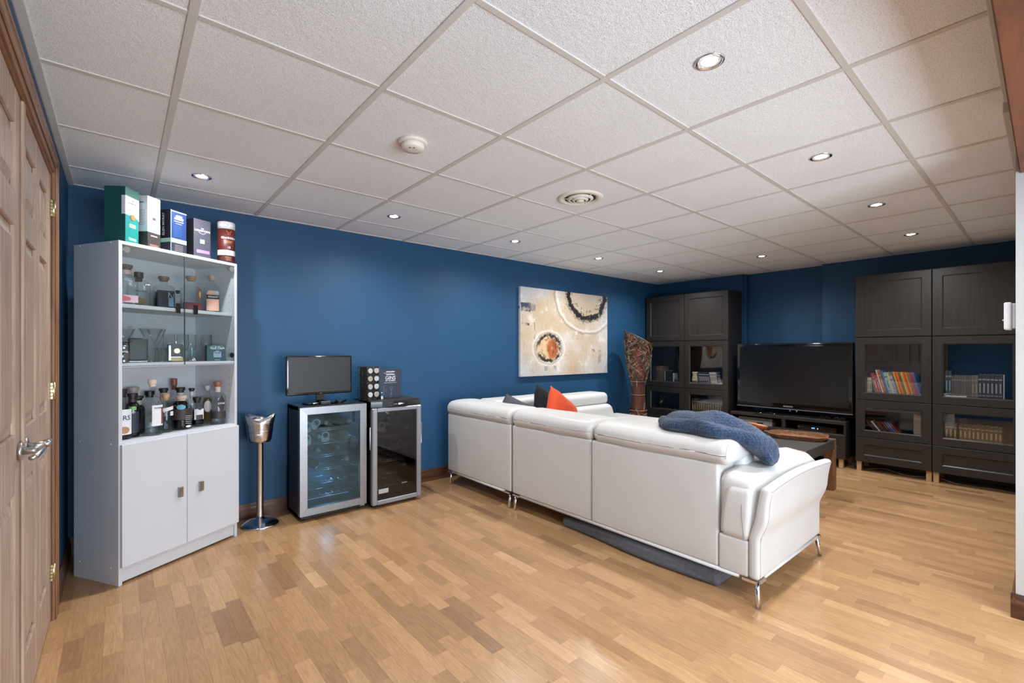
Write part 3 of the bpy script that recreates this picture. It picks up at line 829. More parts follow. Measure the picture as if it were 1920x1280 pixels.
# ---- middle shelf: glasses, flasks, a boxed flask
def goblet(label, pos, prof, group, name='martini_glass', n=32):
    t = thing(name, label, 'glass', pos, 0, group)
    prof_in = [(max(.0008, r_ - .0016), z_ + .0010) for r_, z_ in prof[::-1]]
    return t, prof, prof_in
def martini(label, pos, h, r, group):
    t = thing('martini_glass', label, 'glass', pos, 0, group)
    hb = h * .46
    MB().lathe([(r * .55, 0), (r * .55, .003), (.006, .008), (.004, .02), (.004, hb - .01)], 28).build('stem', M_drink, t)
    MB().lathe([(.004, hb - .012), (r * .35, hb + h * .14), (r, h), (r - .0018, h), (r * .33, hb + h * .15), (.002, hb - .004)], 32, cap=False).build('bowl', M_drink, t)
GG = 'glasses on the middle shelf of the white cabinet'
martini('martini glass behind the steel cups', cab(.150, .215, Z2), .193, .058, GG)
martini('martini glass standing between the two flasks', cab(.295, .200, Z2), .200, .060, GG)
martini('martini glass at the back, beside the row of tumblers', cab(.383, .285, Z2), .202, .050, GG)
def tumbler(label, pos, h, r, group):
    t = thing('stemmed_glass', label, 'glass', pos, 0, group)
    MB().lathe([(r * .75, 0), (r * .75, .003), (.006, .009), (.0045, h * .32)], 24).build('stem', M_drink, t)
    MB().lathe([(.004, h * .31), (r * .8, h * .42), (r, h * .62), (r * .92, h), (r * .92 - .0016, h), (r - .0018, h * .62), (r * .78, h * .43), (.002, h * .325)], 28, cap=False).build('bowl', M_drink, t)
for (lx, ly), wd in zip(((.478, .312), (.505, .225), (.583, .265), (.660, .215)), ('first of the row of stemmed glasses, behind the labelled flask', 'second of the row of stemmed glasses, by the door gap', 'third of the row of stemmed glasses', 'last of the row of stemmed glasses, behind the green box')):
    tumbler(wd, cab(lx, ly, Z2), .175, .034, GG)
for (lx, ly), wd in zip(((.235, .11), (.300, .115), (.34, .14)), ('small shot glass beside the grey flask', 'small shot glass in the middle of the shelf front', 'small shot glass behind the labelled flask')):
    t = thing('shot_glass', wd, 'glass', cab(lx, ly, Z2), 0, GG)
    MB().lathe([(.020, 0), (.024, .085), (.0225, .085), (.018, .008)], 24, cap=False).build('bowl', M_drink, t); MB().lathe([(.0195, 0), (.020, .007)], 24).build('foot', M_drink, t)
t = thing('crystal_decanter', 'cut crystal decanter with a tall pointed stopper', 'decanter', cab(.222, .270, Z2))
MB().lathe([(.036, 0), (.04, .01), (.042, .07), (.03, .10), (.014, .12), (.013, .145), (.02, .15)], 12, smooth=False).build('body', M_clear, t)
MB().lathe([(.008, .148), (.012, .16), (.021, .175), (.009, .188), (.007, .2), (.012, .208), (.006, .214)], 10, smooth=False).build('stopper', M_clear, t)
t = thing('steel_cup_tower', 'stacked small steel cups with a black and white badge', 'cups', cab(.060, .060, Z2))
for k in range(4): MB().lathe([(.021, k * .024), (.0225, k * .024 + .004), (.022, k * .024 + .02), (.0205, k * .024 + .0235)], 24).build('steel_cup', M_steel, t)
MB().box(-.016, -.029, .024, .020, -.0215, .064, .003).build('badge', pm((200, 200, 204), .3), t); MB().cyl((.003, -.0315, .044), .0145, .003, 20, 'y').build('badge_face', M_black, t)
t = thing('corkscrew', 'black corkscrew lying on top of the steel cups', 'corkscrew', cab(.060, .060, Z2 + .097))
MB().tube([(-.02, 0, .008), (.0, -.004, .012), (.035, -.002, .022)], [.006, .005, .003], 8).build('arm', M_black, t); MB().rbox(-.024, -.012, .0, .006, .012, .012, .005, 2, 1).build('hub', M_black, t)
t = thing('hip_flask', 'plain dark grey hip flask with a steel foot', 'flask', cab(.147, .082, Z2), .12)
MB().rbox(-.044, -.014, .010, .044, .014, .138, .008, 3, 3).build('body', pm((60, 62, 65), .45), t); MB().rbox(-.043, -.0135, 0, .043, .0135, .012, .004, 2, 2).build('foot_band', M_steel, t)
t = thing('hip_flask', 'steel hip flask with a black and gold embossed label', 'flask', cab(.352, .078, Z2), .05)
MB().rbox(-.040, -.013, 0, .040, .013, .108, .009, 3, 3).build('body', M_steel, t)
MB().box(-.022, -.0146, .030, .038, -.0125, .106, .001).build('label', pm((44, 38, 30), .4), t)
MB().cyl((.008, -.0162, .066), .015, .002, 20, 'y').build('medallion', pm((172, 160, 130), .3, .6), t); MB().box(-.022, -.0142, .004, .038, -.0125, .027, .001).build('gold_band', pm((188, 176, 106), .4), t)
MB().cyl((.004, 0, .107), .008, .016, 14).build('screw_cap', M_chrome, t)
t = thing('small_pourer', 'small chrome bottle pourer with a blue-green spout', 'pourer', cab(.455, .070, Z2))
MB().lathe([(.018, 0), (.020, .012), (.014, .022), (.007, .03)], 18).build('base', M_chrome, t); MB().tube([(-.004, 0, .02), (-.004, 0, .085)], .0035, 8).build('spout', pm((110, 190, 196), .2), t)
t = thing('boxed_flask', 'small dark green gift box printed Golf Flask', 'box', cab(.556, .078, Z2), .12)
M_gg = pm((44, 78, 84), .5)
MB().box(0, 0, 0, .108, .045, .102, .001).build('carton', M_gg, t)
lettering('Golf Flask', .021, pm((214, 232, 236), .5), t, (.060, -.0012, .086), bold=.0003)
for z in (.0975, .0755): MB().box(.028, -.001, z, .092, .0005, z + .0012).build('rule', pm((214, 232, 236), .5), t)
pic = MB().box(.038, -.0012, .024, .082, .0005, .062, .0005); pic.box(.050, -.0012, .062, .070, .0005, .067); pic.build('flask_picture', pm((150, 172, 184), .5), t)
MB().box(.048, -.0018, .050, .056, -.001, .055).box(.066, -.0018, .050, .074, -.001, .055).box(.040, -.0018, .0555, .080, -.001, .058).build('flask_picture_detail', pm((54, 84, 96), .5), t)
MB().box(.045, -.001, .006, .075, .0005, .0085).build('small_print', pm((190, 210, 216), .5), t)

# ---- boxes on top of the cabinet
def carton(label, pos, rz, w, d, h, col):
    t = thing('whisky_carton', label, 'box', pos, rz, 'whisky boxes on top of the white cabinet')
    MB().box(0, 0, 0, w, d, h, .0012).build('carton', col, t)
    return t
def bars(t, pos, wid, rows, step, m, rot='front', hgt=.0022, name='small_print'):
    """rows of illegibly small print"""
    b = MB(); r_ = random.Random(rows)
    for k in range(rows):
        q = wid * r_.uniform(.75, 1) / 2; z = pos[2] - k * step
        if rot == 'front': b.box(pos[0] - q, -.0009, z, pos[0] + q, .0003, z + hgt)
        else: b.box(-.0009, pos[1] - q, z, .0003, pos[1] + q, z + hgt)
    b.build(name, m, t)
ZT = CH + .0005
m_w = pm((206, 206, 212), .55); m_k = pm((52, 56, 70), .5)
def box_at(x, y, view): return (x, y, ZT)
t = carton('teal whisky carton with a white label, tallest of the boxes', (.264, -.609, ZT), math.radians(56), .105, .105, .306, mat('teal_card', (24, 112, 107), .4, var=.05, scale=6))
MB().box(-.0006, 0.0, .0, .0, .105, .306).build('side_face', mat('dark_teal_card', (24, 72, 72), .45, var=.06, scale=9), t)
MB().box(-.0006, -.0006, .258, .105, .0, .306).build('top_band', pm((46, 92, 83), .4), t)
lab = MB(); pts = [(0, .156), (.03, .156), (.052, .166), (.075, .158), (.105, .140), (.105, .258), (0, .258)]
lab.prism(pts, -.0014, .0, 'y').build('label', m_w, t)
MB().box(-.0014, 0, .156, .0, .018, .258).build('label_wrap', m_w, t)
lettering('THE', .010, m_k, t, (.055, -.0022, .240)); lettering('GLENLIVET', .0165, m_k, t, (.056, -.0022, .225), squeeze=1.0); lettering('12', .018, m_k, t, (.056, -.0022, .205)); bars(t, (.056, 0, .184), .05, 2, .007, m_k)
MB().cyl((.056, -.0026, .150), .017, .0015, 24, 'y').build('copper_seal', pm((196, 120, 74), .35, .4), t)
bars(t, (.055, 0, .108), .06, 3, .008, pm((150, 160, 140), .4), hgt=.005); bars(t, (.055, 0, .030), .06, 2, .008, pm((150, 160, 140), .4), hgt=.005)
t = carton('white and black whisky carton next to the teal one', (.362, -.538, ZT), math.radians(45.5), .086, .090, .296, mat('white_card', (204, 210, 218), .45, var=.02))
MB().box(-.0006, -.0006, 0, .086, .09, .092).build('lower_band', pm((46, 40, 38), .45), t)
MB().tube([(.043 + .032 * math.sin(a), -.0008, .196 + .026 * math.cos(a)) for a in [-1.1 + .2 * k for k in range(12)]], .0022, 6).build('arched_print', pm((140, 148, 162), .5), t)
bars(t, (.043, 0, .278), .05, 2, .006, pm((176, 184, 196), .5), hgt=.0015); bars(t, (.043, 0, .204), .04, 2, .006, pm((150, 156, 168), .5), hgt=.0012)
MB().box(.032, -.0012, .164, .054, 0, .180).build('emblem', m_k, t); bars(t, (.043, 0, .150), .065, 6, .007, pm((196, 200, 208), .5), hgt=.0012)
bars(t, (.043, 0, .070), .055, 1, .006, m_w, hgt=.005); bars(t, (.043, 0, .020), .06, 2, .007, pm((150, 110, 100), .5), hgt=.003)
bars(t, (0, .045, .215), .065, 11, .0085, pm((90, 104, 128), .5), 'side', .0016); bars(t, (0, .045, .256), .055, 1, .0085, pm((80, 92, 116), .5), 'side', .006)
t = carton('navy whisky carton with white lettering and a green band', (.473, -.472, ZT), math.radians(36), .100, .106, .256, mat('navy_card', (20, 42, 84), .45, var=.04))
MB().box(-.0006, .0, 0, .0, .106, .256).build('side_face', pm((14, 17, 32), .45), t)
MB().box(-.0008, -.0008, .062, .100, .106, .086).build('green_band', pm((132, 172, 150), .45), t); MB().box(-.0008, -.0008, 0, .100, .106, .0615).build('lower_band', pm((30, 33, 46), .45), t)
MB().box(.0, -.0012, .246, .100, .0, .251).build('silver_rule', pm((170, 160, 156), .4), t); MB().box(-.0012, -.0012, 0, .0015, .0015, .256).build('edge', pm((140, 148, 160), .4), t)
lettering('GLEN', .017, m_w, t, (.050, -.0016, .222), bold=.0006); lettering('MORAY', .017, m_w, t, (.050, -.0016, .207), bold=.0006)
bars(t, (.050, 0, .190), .075, 1, .006, m_w, hgt=.0028); bars(t, (.050, 0, .178), .05, 1, .006, m_w, hgt=.0014); bars(t, (.045, 0, .165), .06, 9, .008, pm((52, 84, 138), .5), hgt=.0016)
lettering('12', .013, m_w, t, (.050, -.002, .074), bold=.0004); bars(t, (.050, 0, .046), .065, 4, .010, pm((104, 94, 92), .5), hgt=.004)
lettering('GLEN MORAY', .022, m_w, t, (-.0016, .055, .170), rot=(PI / 2, -PI / 2, -PI / 2), bold=.0002)
t = carton('dark charcoal whisky carton with a purple strip', (.592, -.401, ZT), math.radians(26), .106, .112, .242, mat('charcoal_card', (62, 62, 72), .45, var=.04))
MB().box(-.0006, 0, 0, .0, .112, .242).build('side_face', pm((18, 17, 20), .45), t)
lettering('THE', .010, m_w, t, (.053, -.0014, .184)); lettering('LONGMORN', .0165, m_w, t, (.053, -.0014, .171))
arc = [(.053 + .026 * math.sin(a), -.0012, .178 - .026 * math.cos(a)) for a in [-1 + .2 * k for k in range(11)]]
MB().tube(arc, .0009, 6).build('flourish', m_w, t)
MB().box(.040, -.0012, .092, .066, 0, .116).build('emblem', m_w, t); MB().box(.018, -.0012, .030, .098, 0, .050).build('purple_strip', pm((140, 112, 176), .45), t)
t = thing('whisky_tube', 'dark red and white cylindrical whisky tube, last of the boxes', 'tube', cab(.688, .068, ZT), -.10, 'whisky boxes on top of the white cabinet')
R_ = .051; m_red = mat('dark_red_card', (86, 32, 26), .45, var=.05)
MB().lathe([(R_, 0), (R_, .228)], 40).build('tube', m_red, t); MB().lathe([(R_ + .0006, .229), (R_ + .0006, .276)], 40).build('pale_lid', m_w, t)
MB().lathe([(R_ + .0012, .2765), (R_ + .0012, .281), (R_ - .003, .283)], 40).build('top_rim', m_red, t); MB().lathe([(R_ + .0005, .052), (R_ + .0005, .086)], 40, cap=False).build('white_band', m_w, t)
wrap_lettering('Glenfiddich', .021, m_w, t, R_, .168, -PI / 2 + .25, bold=.0004); wrap_lettering('15', .020, m_w, t, R_, .104, -PI / 2 + .25, bold=.0002)
gold = pm((206, 164, 120), .35, .4)
for sx in (-1, 1):
    pts = [(-PI / 2 + .25 + sx * a / R_, z) for a, z in ((.003, .186), (.006, .194), (.004, .202), (.009, .208), (.013, .206), (.012, .215))]
    MB().tube([((R_ + .001) * math.cos(a), (R_ + .001) * math.sin(a), z) for a, z in pts], .0012, 6).build('stag_emblem', gold, t)
MB().tube([((R_ + .0015) * math.cos(-PI / 2 - .15 + .26 * math.cos(a)), (R_ + .0015) * math.sin(-PI / 2 - .15 + .26 * math.cos(a)), .252 + .013 * math.sin(a)) for a in [k * 2 * PI / 20 for k in range(20)]], .0008, 5, closed=True).build('wreath', pm((110, 84, 104), .5), t)
for k, z in enumerate((.146, .140, .134)):
    patch(R_, z, z + .002, .5 - .1 * k, a0=-PI / 2 + .2).build('small_print', gold, t)
for k, z in enumerate((.040, .033, .026, .018)): patch(R_, z, z + .0016, .4 - .04 * k, a0=-PI / 2 + .2).build('small_print', gold, t)
# ================================================================== ICE BUCKET, FRIDGES AND WHAT STANDS ON THEM
SX, SY = 1.012, -.165
t = thing('bucket_stand', 'polished steel pedestal stand with a stepped round foot', 'stand', (SX, SY, 0))
MB().lathe([(.122, 0), (.124, .006), (.116, .012), (.112, .013), (.104, .021), (.099, .022), (.088, .031), (.083, .032), (.066, .041), (.060, .042), (.03, .05), (.024, .06)], 48).build('foot', M_chrome, t)
MB().lathe([(.0235, .05), (.0225, .07), (.0225, .585), (.026, .592), (.05, .598)], 28).build('pole', M_chrome, t)
t = thing('ice_bucket', 'steel champagne bucket with a swooping rim on a stand', 'bucket', (SX, SY, .5995), -.35)
n = 48; prof = [(.05, 0), (.070, .004), (.076, .014), (.081, .060), (.083, .078)]
m = MB(); m.lathe(prof, n, cap=False)
vs = []; fs = []
for k in range(n):
    a = 2 * PI * k / n
    lift = .018 * math.cos(2 * a) + .006 * (abs(math.cos(a)) ** 14)
    for r_, z_ in ((.083, .078), (.089, .13), (.094 + .014 * abs(math.cos(a)) ** 8, .188 + lift), (.091 + .014 * abs(math.cos(a)) ** 8, .188 + lift), (.086, .13), (.079, .078), (.070, .012)):
        vs.append((r_ * math.cos(a), r_ * math.sin(a), z_))
for k in range(n):
    k2 = (k + 1) % n
    for j in range(6): fs.append((k * 7 + j, k2 * 7 + j, k2 * 7 + j + 1, k * 7 + j + 1))
m.add(vs, fs, True); m.cyl((0, 0, .001), .07, .008, 32)
m.build('bucket', M_chrome, t)
MB().lathe([(.0835, .076), (.0865, .080), (.084, .085)], n, cap=False).build('waist_ring', M_chrome, t)
MB().rbox(-.02, -.092, .040, .02, -.080, .064, .003, 2, 2).build('plaque', M_nickel, t)

M_fside = mat('black_fridge_side', (16, 17, 20), .45, var=.08, bump=.05)
M_cave = mat('fridge_liner', (52, 58, 66), .5, var=.05)
def tint_glass(name, tint, refl, ior):
    m, nt, b = new_mat(name); nt.nodes.remove(b); out = nt.nodes['Material Output']
    tr = N(nt, 'ShaderNodeBsdfTransparent'); tr.inputs[0].default_value = tint + (1,)
    gl = N(nt, 'ShaderNodeBsdfGlossy'); gl.inputs['Roughness'].default_value = .03; gl.inputs[0].default_value = refl + (1,)
    no = N(nt, 'ShaderNodeTexNoise'); no.inputs['Scale'].default_value = 2
    bp = N(nt, 'ShaderNodeBump'); bp.inputs['Strength'].default_value = .01; nt.links.new(no.outputs[0], bp.inputs['Height']); nt.links.new(bp.outputs[0], gl.inputs['Normal'])
    mx = N(nt, 'ShaderNodeMixShader')
    nt.links.new(schlick(nt, ior), mx.inputs[0]); nt.links.new(tr.outputs[0], mx.inputs[1]); nt.links.new(gl.outputs[0], mx.inputs[2]); nt.links.new(mx.outputs[0], out.inputs[0])
    return m
M_fg1 = tint_glass('blue_coated_fridge_glass', (.62, .74, .80), (.45, .75, 1.0), .11)
M_fg2 = tint_glass('smoked_fridge_glass', (.50, .49, .48), (.85, .85, .9), .06)
M_wire = mat('chrome_wire', (200, 205, 210), .2, 1.0, var=.02)
def hollow(t, w, d0, d1, z0, z1, m_out, m_in, th=.03):
    """open-fronted cabinet body, front at y = d0 (negative), back at d1"""
    b = MB()
    b.box(-w / 2, d0, z0, -w / 2 + th, d1, z1, .003); b.box(w / 2 - th, d0, z0, w / 2, d1, z1, .003)
    b.box(-w / 2, d0, z1 - th, w / 2, d1, z1, .003); b.box(-w / 2, d0, z0, w / 2, d1, z0 + th, .003); b.box(-w / 2, d1 - th, z0, w / 2, d1, z1)
    b.build('body', m_out, t)
    l = MB(); e = .0015
    l.box(-w / 2 + th, d1 - th - e * 2, z0 + th, w / 2 - th, d1 - th, z1 - th)
    l.build('liner', m_in, t)
def wire_shelf(t, w, y0, y1, z):
    s = MB()
    s.tube([(-w / 2, y0, z), (w / 2, y0, z)], .0028, 6); s.tube([(-w / 2, y0, z + .014), (w / 2, y0, z + .014)], .002, 6); s.tube([(-w / 2, y1, z), (w / 2, y1, z)], .0025, 6)
    k = int(w / .045)
    for i in range(k + 1):
        x = -w / 2 + w * i / k
        s.tube([(x, y0, z + .002), (x, y1, z + .002)], .0018, 5)
    s.build('wire_shelf', M_wire, t)
# -- fridge with the stainless frame
F1 = thing('drinks_fridge', 'black drinks fridge with stainless door frame and blue-tinted glass', 'fridge', (1.484, 0, 0))
W1 = .500
hollow(F1, W1, -.300, -.022, .025, .842, M_fside, M_cave)
for x in (-.21, .21):
    for y in (-.27, -.05): MB().cyl((x, y, 0), .016, .026, 12).build('foot', M_black, F1)
fw_, y0, y1 = .052, -.345, -.302
zb, zt = .045, .838
d = MB().box(-W1 / 2 + fw_ - .004, -.338, zb + fw_ - .004, W1 / 2 - fw_ + .004, -.312, zt - fw_ + .004).build('glass_door', M_fg1, F1)
x0, x1 = -W1 / 2, W1 / 2
g = .0006
def mitre(pts, name, m):
    mb = MB(); mb.prism(pts, y0, y1, 'y'); mb.build(name, m, d)
mitre([(x0, zb), (x0 + fw_, zb + fw_ + g), (x0 + fw_, zt - fw_ - g), (x0, zt)], 'frame_stile', M_steel)
mitre([(x1, zb), (x1, zt), (x1 - fw_, zt - fw_ - g), (x1 - fw_, zb + fw_ + g)], 'frame_stile', M_steel)
mitre([(x0 + g, zt), (x0 + fw_ + g, zt - fw_), (x1 - fw_ - g, zt - fw_), (x1 - g, zt)], 'frame_rail', M_steel_x)
mitre([(x0 + g, zb), (x1 - g, zb), (x1 - fw_ - g, zb + fw_), (x0 + fw_ + g, zb + fw_)], 'frame_rail', M_steel_x)
def gasket(t, x0, x1, z0, z1, ya, yb, g):
    o = [(x0, z0), (x1, z0), (x1, z1), (x0, z1)]; n_ = [(x0 + g, z0 + g), (x1 - g, z0 + g), (x1 - g, z1 - g), (x0 + g, z1 - g)]
    vs = [(x, ya, z) for x, z in o] + [(x, ya, z) for x, z in n_] + [(x, yb, z) for x, z in n_] + [(x, yb, z) for x, z in o]
    MB().add(vs, [(q * 4 + k, q * 4 + (k + 1) % 4, ((q + 1) % 4) * 4 + (k + 1) % 4, ((q + 1) % 4) * 4 + k) for k in range(4) for q in range(4)]).build('gasket', M_black, t)
gasket(F1, x0 + .004, x1 - .004, zb, zt, -.302, -.298, .03)
MB().box(x0 + .02, -.30, .012, x1 - .02, -.10, .028).build('kick_plate', M_black, F1)
MB().box(x1 - .05, -.335, .028, x1 - .01, -.30, .044, .003).build('lower_hinge', M_steel, F1)
MB().box(x0, -.30, .842, x1, -.022, .848, .002).build('top_panel', M_gloss, F1)
for z in (.15, .25, .35, .45, .55, .65): wire_shelf(F1, W1 - .07, -.285, -.06, z)
def added_glow(t, w, y, z, e, col):  # glow added inside a fridge to brighten what shows through the glass
    m_ = mat('added_glow', (200, 230, 255), .3, emit=(170, 215, 255), estr=.3)
    MB().box(-w / 2, y, z, w / 2, y + .012, z + .006).build('glow_strip', m_, t)
    l = bpy.data.lights.new('glow_light', 'POINT'); l.energy = e; l.color = col; l.shadow_soft_size = .05
    o = bpy.data.objects.new('glow_light', l); COL.objects.link(o); o.parent = t; o.location = (0, y - .02, z + (.14 if z < .4 else -.04)); o['kind'] = 'helper'
added_glow(F1, .36, -.16, .105, .9, (.35, .74, 1.0))  # added low down, for the blue glow in the glass
# -- fridge with the smoked glass
F2 = thing('wine_fridge', 'black wine fridge with grey door frame and smoked glass', 'fridge', (1.972, 0, 0))
W2 = .432
hollow(F2, W2, -.365, -.03, .025, .800, M_fside, M_cave)
for x in (-.18, .18):
    for y in (-.33, -.06): MB().cyl((x, y, 0), .016, .026, 12).build('foot', M_black, F2)
top = [(-W2 / 2 - .004, -.03), (-W2 / 2 - .004, -.385)] + [(-W2 / 2 - .004 + (W2 + .008) * k / 10, -.385 - .028 * math.sin(PI * k / 10) ** .8) for k in range(1, 10)] + [(W2 / 2 + .004, -.385), (W2 / 2 + .004, -.03)]
MB().prism(top, .802, .846, 'z').build('top_cover', M_gloss, F2)
MB().prism([(x * .97, -.03 + (y + .03) * .955) for x, y in top], .846, .852, 'z').build('top_panel', mat('dark_fridge_top', (44, 40, 38), .5, var=.1), F2)
dp = MB().box(-.045, -.414, .812, .075, -.405, .834, .001).build('display', M_gloss, F2)
M_led = mat('display_light', (220, 235, 255), .3, emit=(200, 225, 255), estr=3)
MB().box(.004, -.4152, .818, .024, -.4135, .829).box(.030, -.4152, .82, .038, -.4135, .828).build('display_digits', M_led, dp)
MB().box(-.040, -.4152, .821, -.006, -.4135, .825).box(.046, -.4152, .821, .054, -.4135, .827).build('display_icons', pm((150, 156, 170), .4), dp)
M_grey = mat('silver_grey_frame', (158, 162, 170), .32, .6, var=.03)
y0, y1 = -.410, -.368
zb, zt = .028, .797; fw_ = .042; x0, x1 = -W2 / 2, W2 / 2
d = MB().box(x0 + fw_ - .004, -.404, zb + fw_ - .004, x1 - fw_ + .004, -.380, zt - .03 + .004).build('glass_door', M_fg2, F2)
MB().box(x0, y0, zb, x0 + fw_, y1, zt, .006).build('frame_stile', M_grey, d); MB().box(x1 - fw_, y0, zb, x1, y1, zt, .006).build('frame_stile', M_grey, d)
MB().box(x0 + fw_ - .001, y0 + .001, zt - .030, x1 - fw_ + .001, y1, zt, .003).build('frame_rail', M_grey, d); MB().box(x0 + fw_ - .001, y0 + .001, zb, x1 - fw_ + .001, y1, zb + .034, .003).build('frame_rail', M_grey, d)
for sx, nm in ((-1, 'handle'), (1, 'handle')):
    MB().tube([(sx * (W2 / 2 + .001), -.388, .47), (sx * (W2 / 2 + .012), -.388, .475), (sx * (W2 / 2 + .012), -.388, .645), (sx * (W2 / 2 + .001), -.388, .65)], .0045, 8).build(nm, M_nickel, d)
gasket(F2, x0 + .004, x1 - .004, zb, zt, -.368, -.364, .03)
MB().box(x0 + .052, -.4052, .115, x0 + .135, -.4038, .150).build('sticker', pm((170, 168, 166), .5), F2)
lettering('D·A·N', .016, pm((190, 190, 190), .4), F2, (.06, -.4048, .168), name='door_badge')
for z in (.15, .25, .35, .45, .55, .65): wire_shelf(F2, W2 - .07, -.350, -.07, z)
added_glow(F2, .30, -.11, .755, .3, (1.0, .97, .92))
# -- bottles lying in the fridges
M_wine = mat('dark_wine_glass', (26, 30, 28), .1, var=.1)
def lying(label, x, y, z, r, L, cork, grp, neck_out=True):
    t = thing('wine_bottle', label, 'bottle', (x, y, z), 0, grp)
    s = -1 if neck_out else 1
    prof = [(r * .8, 0), (r, .006), (r, L * .62), (r * .55, L * .76), (r * .36, L * .82), (r * .36, L)]
    M_ = Matrix.Rotation(-PI / 2 * s * -1, 4, 'X')
    y_sh = Matrix.Translation((0, (L if neck_out else 0), 0))
    mb = MB(y_sh @ Matrix.Rotation(PI / 2 if neck_out else -PI / 2, 4, 'X')); mb.lathe(prof, 20); mb.build('body', M_wine, t)
    mb = MB(y_sh @ Matrix.Rotation(PI / 2 if neck_out else -PI / 2, 4, 'X')); mb.lathe([(r * .38, L * .84), (r * .39, L + .001)], 16); mb.build('capsule', pm(cork, .4), t)
    return t
G1 = 'bottles lying in the drinks fridges'
row = ['top', 'second', 'third', 'fourth', 'fifth']
c1 = [(150, 146, 140), (170, 150, 140), (90, 90, 95)]
for i, (x, z, no_) in enumerate(((-.13, .655, 1), (-.04, .655, 1), (.05, .655, 0), (.14, .655, 1), (-.09, .555, 1), (.0, .555, 1), (.11, .555, 0), (-.10, .455, 1), (.05, .455, 1), (-.13, .355, 0), (.12, .355, 1))):
    rr = .036
    lying(['first', 'second', 'third', 'fourth'][sum(1 for q in ((-.13, .655), (-.04, .655), (.05, .655), (.14, .655), (-.09, .555), (.0, .555), (.11, .555), (-.10, .455), (.05, .455), (-.13, .355), (.12, .355)) if q[1] == z and q[0] < x)] + ' wine bottle lying on the ' + row[int(round((.655 - z) * 10))] + ' rack of the stainless-framed fridge', 1.484 + x, -.275, z + rr + .012, rr, .20, c1[i % 3], G1, bool(no_))
f2s = ((-.13, .655, 0), (-.045, .655, 1), (.045, .655, 1), (.135, .655, 0), (-.08, .555, 1), (.03, .555, 1), (.12, .555, 1), (-.10, .455, 0), (.06, .455, 1), (-.03, .355, 0), (.10, .355, 0), (-.10, .25, 1), (.10, .25, 1))
for i, (x, z, no_) in enumerate(f2s):
    lying(['first', 'second', 'third', 'fourth'][sum(1 for q in f2s if q[1] == z and q[0] < x)] + ' wine bottle lying on the ' + row[int(round((.655 - z) * 10))] + ' rack of the smoked-glass fridge', 1.972 + x, -.335, z + .048, .036, .24, c1[i % 3], G1, bool(no_))
def neck_tag(label, x, y, z, rot, grp='paper neck tags in the fridges'):
    pts = []
    R1, R2 = .030, .019
    for k in range(13): a = PI * k / 12; pts.append((R1 * math.cos(a), .012 + R1 * math.sin(a)))
    pts += [(-R1, -.038), (R1, -.038)]
    m = MB(Matrix.Rotation(rot, 4, 'Y')); vs = []; n = 20
    for k in range(n):
        a = 2 * PI * k / n
        vs.append((R2 * math.cos(a), 0, .012 + R2 * math.sin(a)))
    outer = []
    for k in range(n):
        a = 2 * PI * k / n; c, s_ = math.cos(a), math.sin(a)
        if s_ >= 0: outer.append((R1 * c, 0, .012 + R1 * s_))
        else:
            q = min(R1 / max(1e-6, abs(c)), .05 / max(1e-6, -s_)); outer.append((q * c, 0, .012 + q * s_))
    m.add(vs + outer, [(k, (k + 1) % n, n + (k + 1) % n, n + k) for k in range(n)])
    m.add([(x_, y_ + .0008, z_) for x_, y_, z_ in vs + outer], [(k, n + k, n + (k + 1) % n, (k + 1) % n) for k in range(n)])
    o = m.build('neck_tag', pm((206, 206, 204), .6), None, (x, y, z))
    tag(o, label, 'tag', grp)
neck_tag('white paper neck tag at the edge of the blue-tinted glass, top rack', 1.484 - .185, -.288, .685, 0)
neck_tag('slanted white paper neck tag on the top rack behind blue-tinted glass', 1.484 - .125, -.288, .705, .8)
neck_tag('white paper neck tag at the edge of the second rack behind blue-tinted glass', 1.484 - .185, -.288, .59, 0)
neck_tag('white paper neck tag on the second rack, middle of the blue-tinted glass', 1.484 - .05, -.288, .60, 0)
neck_tag('tilted white paper neck tag behind the smoked glass', 1.972 - .115, -.350, .635, .3)

# -- small television on the first fridge
t = thing('small_television', 'small black flat television on the stainless-framed fridge', 'television', (1.425, -.185, .8485), .03)
MB().rbox(-.115, -.075, 0, .115, .065, .012, .006, 3, 3).build('base', M_gloss, t)
MB().box(-.03, -.012, .01, .03, .012, .085, .003).build('neck', M_gloss, t)
sc_ = MB().rbox(-.249, -.018, .070, .249, .014, .368, .008, 3, 3).build('casing', M_gloss, t)
MB().box(-.234, -.0188, .090, .234, -.0175, .356).build('screen', mat('matte_screen', (30, 33, 36), .42, var=.03, spec=.5), sc_)
lettering('LG', .012, pm((150, 150, 152), .3), sc_, (0, -.0192, .079))
t = tag(MB().box(0, 0, 0, .075, .05, .022, .002).build('set_top_box', M_black, None, (1.40, -.285, .8485)), 'small black box in front of the small television', 'box')
pts = []
for k in range(60):
    a = k * .55; r_ = .024 + .010 * math.sin(k * 1.7)
    pts.append((1.555 + r_ * math.cos(a) * 1.5, -.262 + r_ * math.sin(a) * .8, .853 + .016 * (k / 60) + .005 * math.sin(k * 2.3)))
tag(MB().tube(pts, .0028, 6).build('cable', M_black), 'bunched black cable on the stainless-framed fridge', 'cable')

